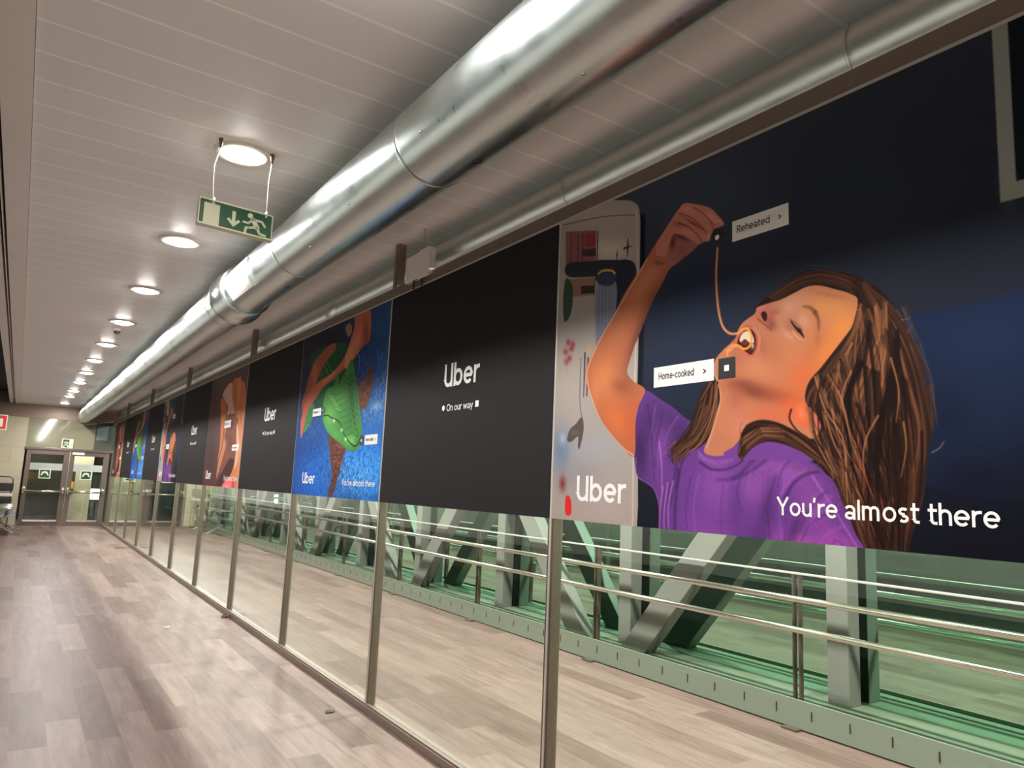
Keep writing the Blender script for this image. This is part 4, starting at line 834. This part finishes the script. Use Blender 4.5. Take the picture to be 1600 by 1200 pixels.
for a,y in ((205,2.564),(262,1.686),(180,1.678),(236,4.1),(215,7.6),(200,9.1),(220,3.4)):
    a=math.radians(a); bm=bmesh.new(); lathe(bm,[(.001,.005),(.005,.004),(.006,0)],(0,0,0),'z',10); o=obj('screw_head',bm,M['steel'],t,loc=on_duct(a,y,R)); o.rotation_euler=Vector((math.cos(a),0,math.sin(a))).to_track_quat('Z','Y').to_euler()
SD=(0.1910,3.1483,.125)
t=duct('small_duct','thinner silver round ventilation duct above the top rail of the glass wall',*SD,[-2.6,-.6,1.32,2.935,4.7]+[8.2+1.9*k for k in range(0,8)],M['duct2'],YN,YE-.02,48)
R2=SD[2]; bm=bmesh.new(); lathe(bm,[(R2,6.30),(R2+.008,6.305),(R2+.008,6.56),(R2,6.565)],(0,0,0),'y',48); obj('duct_collar',bm,M['duct2'],t)
for y in (2.93,7.0,11.0,15,19,.9):
    bm=bmesh.new(); tube(bm,[(0,y,R2-.01),(0.0,y,ZC-SD[1])],.0022,6); obj('hanger_wire',bm,M['hook'],t)
t=bpy.data.objects['large_duct']
for y in (.6,6.18,10.5,14.6,18.6):
    bm=bmesh.new(); tube(bm,[(0,y,R-.01),(0,y,ZC-BD[1])],.005,6); obj('hanger_rod',bm,M['hook'],t)
# ------------------------------------------------------------------ ceiling downlights
def lamp_parts():
    t=thing('ceiling_downlight','','ceiling light',(0,0,ZC),'row of ceiling downlights')
    bm=bmesh.new(); lathe(bm,[(.152,0),(.150,-.007),(.142,-.011),(.095,-.014),(.088,-.006)],(0,0,0),'z',40); obj('lamp_ring',bm,M['ring'],t)
    bm=bmesh.new(); r=lathe(bm,[(.089,-.008),(.087,-.016),(.075,-.024),(.05,-.029),(.015,-.031)],(0,0,0),'z',32); bm.faces.new(r[-1]); obj('lamp_diffuser',bm,M['lamp'],t); return t
proto=lamp_parts(); first=True
vis=[3.97,5.83,7.67,9.54,11.41,13.24,15.04,16.84,18.75,20.3,22.5]
VL=['round white ceiling downlight just behind the hanging exit sign, nearest of the row']+['round white ceiling downlight, %s of the row from the camera'%o for o in ORD[1:11]]
spots=[(-1.345,y,VL[i]) for i,y in enumerate(vis)]+[(-1.345,y,'round ceiling downlight overhead near the camera, %s of those before the exit sign'%ORD[i]) for i,y in enumerate((2.11,.25,-1.6,-3.5))]
spots+=[(1.45,y,'round ceiling downlight over the passage behind the glass wall, %s from the near end'%ORD[i]) for i,y in enumerate((-3.3,-1.2,.9,3.0,5.1,7.2,9.3,11.4,13.5,15.6,17.7,19.8,21.9))]
ld=bpy.data.lights.new('lamp_light','AREA'); ld.shape='DISK'; ld.size=.21; ld.energy=LAMP_W; ld.color=(1,.99,.97); ld.spread=PI; lp=ld.copy(); lp.energy=PASS_W
for x,y,lab in spots:
    if first: o=proto; o.location=(x,y,ZC); o['label']=lab; first=False
    else: o=dup(proto,(x,y,ZC),lab)
    lo=bpy.data.objects.new('lamp_glow',ld if x<0 else lp); COL.objects.link(lo); lo.parent=o; lo.location=(0,0,-.045)
# ------------------------------------------------------------------ hanging exit sign
t=thing('exit_sign','green and cream running man exit sign hanging on two cords below the ceiling','exit sign',(-1.375,3.83,2.87)); W2,H2=.184,.067
t.rotation_euler=(math.radians(-4),math.radians(0.5),math.radians(4))
bx('sign_panel',-W2,W2,0,.008,-H2,H2,M['green'],t)
bm=bmesh.new(); bbox(bm,-W2-.006,W2+.006,-.012,.014,H2,H2+.006); bbox(bm,-W2-.006,W2+.006,-.028,.014,-H2-.008,-H2); bbox(bm,W2,W2+.006,-.012,.014,-H2,H2); bbox(bm,-W2-.006,-W2,-.012,.014,-H2,H2); obj('sign_frame',bm,M['cream'],t,.001)
bx('blank_field',-W2+.022,-W2+.10,-.003,0,-H2+.006,H2-.012,M['cream'],t)
bm=bmesh.new(); ax=-.012; prism(bm,[(ax-.009,.045),(ax+.009,.045),(ax+.009,-.012),(ax+.024,.004),(ax+.034,-.006),(ax,-.042),(ax-.034,-.006),(ax-.024,.004),(ax-.009,-.012)],-.003,0,'y'); obj('down_arrow',bm,M['cream'],t)
bm=bmesh.new(); mx=.10
def limb(bm,pts,w):
    for (a,b),(c,d) in zip(pts,pts[1:]):
        dx,dy=c-a,d-b; L=math.hypot(dx,dy); nx,ny=-dy/L*w/2,dx/L*w/2; ex,ey=dx/L*w*.3,dy/L*w*.3
        prism(bm,[(a+nx-ex,b+ny-ey),(c+nx+ex,d+ny+ey),(c-nx+ex,d-ny+ey),(a-nx-ex,b-ny-ey)],-.003,0,'y')
prism(bm,[(mx-.028+.0145*math.cos(k*PI/8),.044+.0145*math.sin(k*PI/8)) for k in range(16)],-.003,0,'y')
limb(bm,[(mx-.012,.024),(mx+.012,-.014)],.026); limb(bm,[(mx-.018,.026),(mx+.034,.026),(mx+.052,.002)],.012); limb(bm,[(mx-.02,.02),(mx-.036,0),(mx-.062,.002)],.011); limb(bm,[(mx+.008,-.012),(mx-.03,-.024),(mx-.046,-.026),(mx-.05,-.052)],.013); limb(bm,[(mx+.01,-.014),(mx+.026,-.044),(mx+.056,-.048)],.013)
obj('running_man',bm,M['cream'],t)
for sx,dx,lab in ((-.118,-.012,0),(.155,0,1)):
    bm=bmesh.new(); tube(bm,[(sx,0,H2),(sx+dx,0,H2+.10),(sx+dx*1.2,0,H2+.2),(sx+.01,0.004,ZC-2.87-.05)],.0028,8); c=obj('cord',bm,M['cord'],t)
    bm=bmesh.new(); tube(bm,[(sx,0,H2-.012),(sx,0,H2+.022)],.006,10); obj('cord_clip',bm,M['cord'],c)
    bm=bmesh.new(); lathe(bm,[(.013,ZC-2.87-.001),(.012,ZC-2.87-.01),(.004,ZC-2.87-.055),(.001,ZC-2.87-.056)],(sx+.01,.004,0),'z',14); obj('ceiling_hook',bm,M['hook'],c)
# ------------------------------------------------------------------ passage behind the glass: kick plate, hand rail, steel
bm=bmesh.new(); bbox(bm,2.42,2.435,YN,YE-.1,.012,.197); y=2.515-.273*24
while y<YE-.3:
    bbox(bm,2.417,2.4201,y-.004,y+.004,.085,.145,1); y+=.273
t=tag(obj('kick_plate',bm,[M['kick'],M['slot']]),'long pale green kick plate with small slots along the far side floor','kick plate')
for k in range(-3,10):
    y=3.2+2.13*k; bx('foot_bracket',2.36,2.42,y-.06,y+.06,.001,.014,M['alu'],t)
t=thing('handrail','long stainless steel handrail with two round tubes along the dark windows','handrail',(0,0,0))
for nm,x,z,r in (('handrail_tube',2.375,.872,.0215),('handrail_tube',2.375,.668,.0215)):
    bm=bmesh.new(); tube(bm,[(x,YN,z),(x,YE-.15,z)],r,20); obj(nm,bm,M['steel'],t)
bx('top_rail',2.455,2.505,YN,YE-.15,1.028,1.04,M['alu_edge'],t,.002)
for k in range(-3,10):
    y=3.2+2.13*k; bm=bmesh.new(); bbox(bm,2.46,2.5,y-.03,y-.018,.012,1.028); bbox(bm,2.46,2.5,y+.018,y+.03,.012,1.028)
    s=obj('stanchion',bm,M['alu'],t,.002); bm=bmesh.new()
    for z in (.872,.668): tube(bm,[(2.478,y,z-.03),(2.42,y,z-.03),(2.378,y,z-.012)],.007,8)
    obj('tube_bracket',bm,M['steel'],s)
for k in range(-3,10):
    y=3.02+2.14*k; bm=bmesh.new(); bbox(bm,2.67,2.81,y-.08,y+.08,.17,ZC)
    tag(obj('steel_column',bm,M['paint_grey'],bevel=.004),'grey painted steel column behind the handrail, %s from the camera'%ORD[k+3],'column','steel columns along the far windows')
th=math.atan(1.2)
for k in (1,3,5,7):
    yc=3.02+2.14*k+.14
    for sg in (-1,1):
        base=Vector((0,yc+sg*.255,0)); d=Vector((0,sg*math.cos(th),math.sin(th))); n=Vector((0,-d.z,d.y)); h=.115; L=3.6
        a,b=base+n*h-d*.3,base-n*h-d*.3; tp=(3.2)/d.z
        def at0(p): return p+d*((0.171-p.z)/d.z)
        a,b=at0(a),at0(b); c,e=b+d*((1.95-b.z)/d.z),a+d*((1.95-a.z)/d.z)
        bm=bmesh.new(); prism(bm,[(p.y,p.z) for p in (a,b,c,e)],2.53,2.665,'x')
        tag(obj('steel_brace',bm,M['paint_grey'],bevel=.004),'slanting grey steel brace leaning %s the camera, %s pair'%('towards' if sg<0 else 'away from',{1:'nearest visible',3:'second visible',5:'third visible',7:'farthest'}[k]),'brace','slanting steel braces')
# ------------------------------------------------------------------ small things
t=thing('sensor_box','white device box on top of the glass wall rail left of nearest black poster','device box',(-.01,4.37,ZT+.01))
bx('box_body',-.045,.0,-.18,.19,.05,.235,M['white'],t,.006); bx('cover_flap',-.049,-.045,-.18,-.02,.035,.24,M['white'],t,.001); bm=bmesh.new(); bbox(bm,-.04,-.03,.06,.075,-.01,.06); bbox(bm,-.04,-.03,-.06,-.045,-.01,.06); bbox(bm,-.04,-.03,-.06,.075,.05,.06); obj('bracket',bm,M['hook'],t)
bm=bmesh.new(); tube(bm,[(-.02,-.03,.235),(-.02,-.03,.30),(-.015,-.02,ZC-ZT-.012)],.004,8); obj('cable',bm,M['yellow'],t)
t=thing('smoke_detector','small brown smoke detector on the ceiling between the fourth and fifth downlights','smoke detector',(-1.35,10.07,ZC)); bm=bmesh.new(); lathe(bm,[(.055,0),(.055,-.02),(.03,-.03)],(0,0,0),'z',24); obj('detector_base',bm,M['white'],t); bm=bmesh.new(); r=lathe(bm,[(.034,-.028),(.032,-.055),(.02,-.062)],(0,0,0),'z',24); bm.faces.new(r[-1]); obj('detector_head',bm,M['hook'],t)
t=thing('door_exit_sign','small square green exit sign with running man above the end doors','exit sign',(-1.11,YE-.06,2.27)); bx('sign_plate',-.14,.14,0,.008,-.13,.13,M['sign_white'],t); bx('sign_field',-.11,.04,-.003,0,-.11,.11,M['green'],t); bm=bmesh.new(); limb(bm,[(-.05,.05),(-.02,-.02),(.02,-.08)],.04); limb(bm,[(-.08,.02),(-.05,.05),(0,.04),(.02,.0)],.025); limb(bm,[(-.02,-.02),(-.07,-.05),(-.08,-.09)],.03); obj('running_man',bm,M['sign_white'],t,loc=(0,-.003,0))
t=thing('fire_sign','red fire equipment sign projecting from the left wall near the doors','sign',(-2.565,16,2.345)); bx('sign_plate',-.135,.135,0,.006,-.137,.137,M['sign_white'],t); bx('sign_field',-.12,.12,-.003,0,-.122,.122,M['red'],t); bm=bmesh.new(); bbox(bm,-.385,-.135,0,.02,.09,.11); obj('wall_arm',bm,M['alu'],t)
bm=bmesh.new(); prism(bm,[(.03,.07),(.06,.07),(.07,.05),(.07,-.08),(.02,-.08),(.02,.05)],-.006,-.003,'y'); bbox(bm,-.02,.0,-.006,-.003,-.08,.08); obj('extinguisher_symbol',bm,M['sign_white'],t)
# bench by the left wall
t=thing('waiting_bench','chrome and grey metal waiting bench by the left wall near the doors','bench',(-2.42,21.2,0))
bm=bmesh.new(); bbox(bm,-.03,.03,-1.05,1.05,.33,.39); obj('beam',bm,M['chrome'],t,.004)
for y in (-.85,.85):
    bm=bmesh.new(); tube(bm,[(0,y,.33),(.02,y,.22),(.30,y,.06),(.46,y,.02)],[.03,.028,.02,.016],10); tube(bm,[(0,y,.33),(-.02,y,.22),(-.2,y,.06),(-.32,y,.02)],[.03,.028,.02,.016],10); obj('bench_leg',bm,M['chrome'],t)
for y in (-.7,0,.7):
    bm=bmesh.new(); pr=[(-.30,.44),(-.1,.41),(.15,.43),(.29,.45),(.33,.42)]; 
    prism(bm,pr+[(x,z-.02) for x,z in pr[::-1]],y-.29,y+.29,'y'); obj('seat_pan',bm,M['seat'],t,.004)
    bm=bmesh.new(); pr=[(-.27,.47),(-.33,.62),(-.38,.85)]; prism(bm,pr+[(x-.02,z) for x,z in pr[::-1]],y-.28,y+.28,'y'); obj('seat_back',bm,M['seat'],t,.004)
for y in (-1.05,-.35,.35,1.05):
    bm=bmesh.new(); tube(bm,[(-.28,y,.42),(-.28,y,.62),(.2,y,.62),(.26,y,.58),(.1,y,.42)],.014,10); obj('armrest',bm,M['chrome'],t)
# black cart beside the doors
t=thing('black_cart','black two tier cart with a looped handle beside the left door leaf','cart',(-2.42,23.35,0))
for z,nm in ((.56,'lower_tray'),(.93,'upper_tray')): bx(nm,-.24,.2,-.22,.22,z,z+.2,M['black'],t,.02)
bx('tray_shelf',-.24,.2,-.24,.22,.80,.87,M['white_trim'],t,.006)
bm=bmesh.new(); tube(bm,[(-.18,-.2,1.1),(-.18,-.2,1.24),(-.12,-.2,1.3),(.1,-.2,1.3),(.17,-.2,1.24),(.18,-.2,1.1)],.014,10); obj('handle',bm,M['black'],t)
bm=bmesh.new()
for sx in (-.2,.16):
    for sy in (-.18,.18): tube(bm,[(sx,sy,.06),(sx,sy,.95)],.012,8); lathe(bm,[(.001,-.015),(.05,-.015),(.05,.015),(.001,.015)],(sx,sy,.05),'x',16)
obj('wheeled_frame',bm,M['black'],t)
# litter and floor plate
tag(bx('floor_plate',-.32,-.07,17.02,17.1,.0005,.006,M['litter_dark']),'thin dark strip lying on the floor beside the far glass wall','strip')
def scrap(name,label,x,y,s,m,seed):
    r=random.Random(seed); bm=bmesh.new(); g=[[bm.verts.new((s*(i-2)+r.uniform(-.3,.3)*s,s*.7*(j-1.5)+r.uniform(-.3,.3)*s,.002+abs(r.gauss(0,1))*s*.5)) for j in range(4)] for i in range(5)]
    for i in range(4):
        for j in range(3): bm.faces.new((g[i][j],g[i+1][j],g[i+1][j+1],g[i][j+1]))
    o=obj(name,bm,m,loc=(x,y,.001)); so=o.modifiers.new('solid','SOLIDIFY'); so.thickness=.0015; tag(o,label,'litter')
scrap('crumpled_wrapper','dark crumpled scrap at the foot of a glass wall post',-.085,8.58,.024,M['litter_dark'],2); scrap('paper_scrap','tiny cream paper scrap lying on the open floor planks',-.74,8.22,.012,M['litter'],3); scrap('dry_leaf','small brown scrap on the floor near the nearest black poster',-.24,4.9,.016,M['litter_dark'],4)
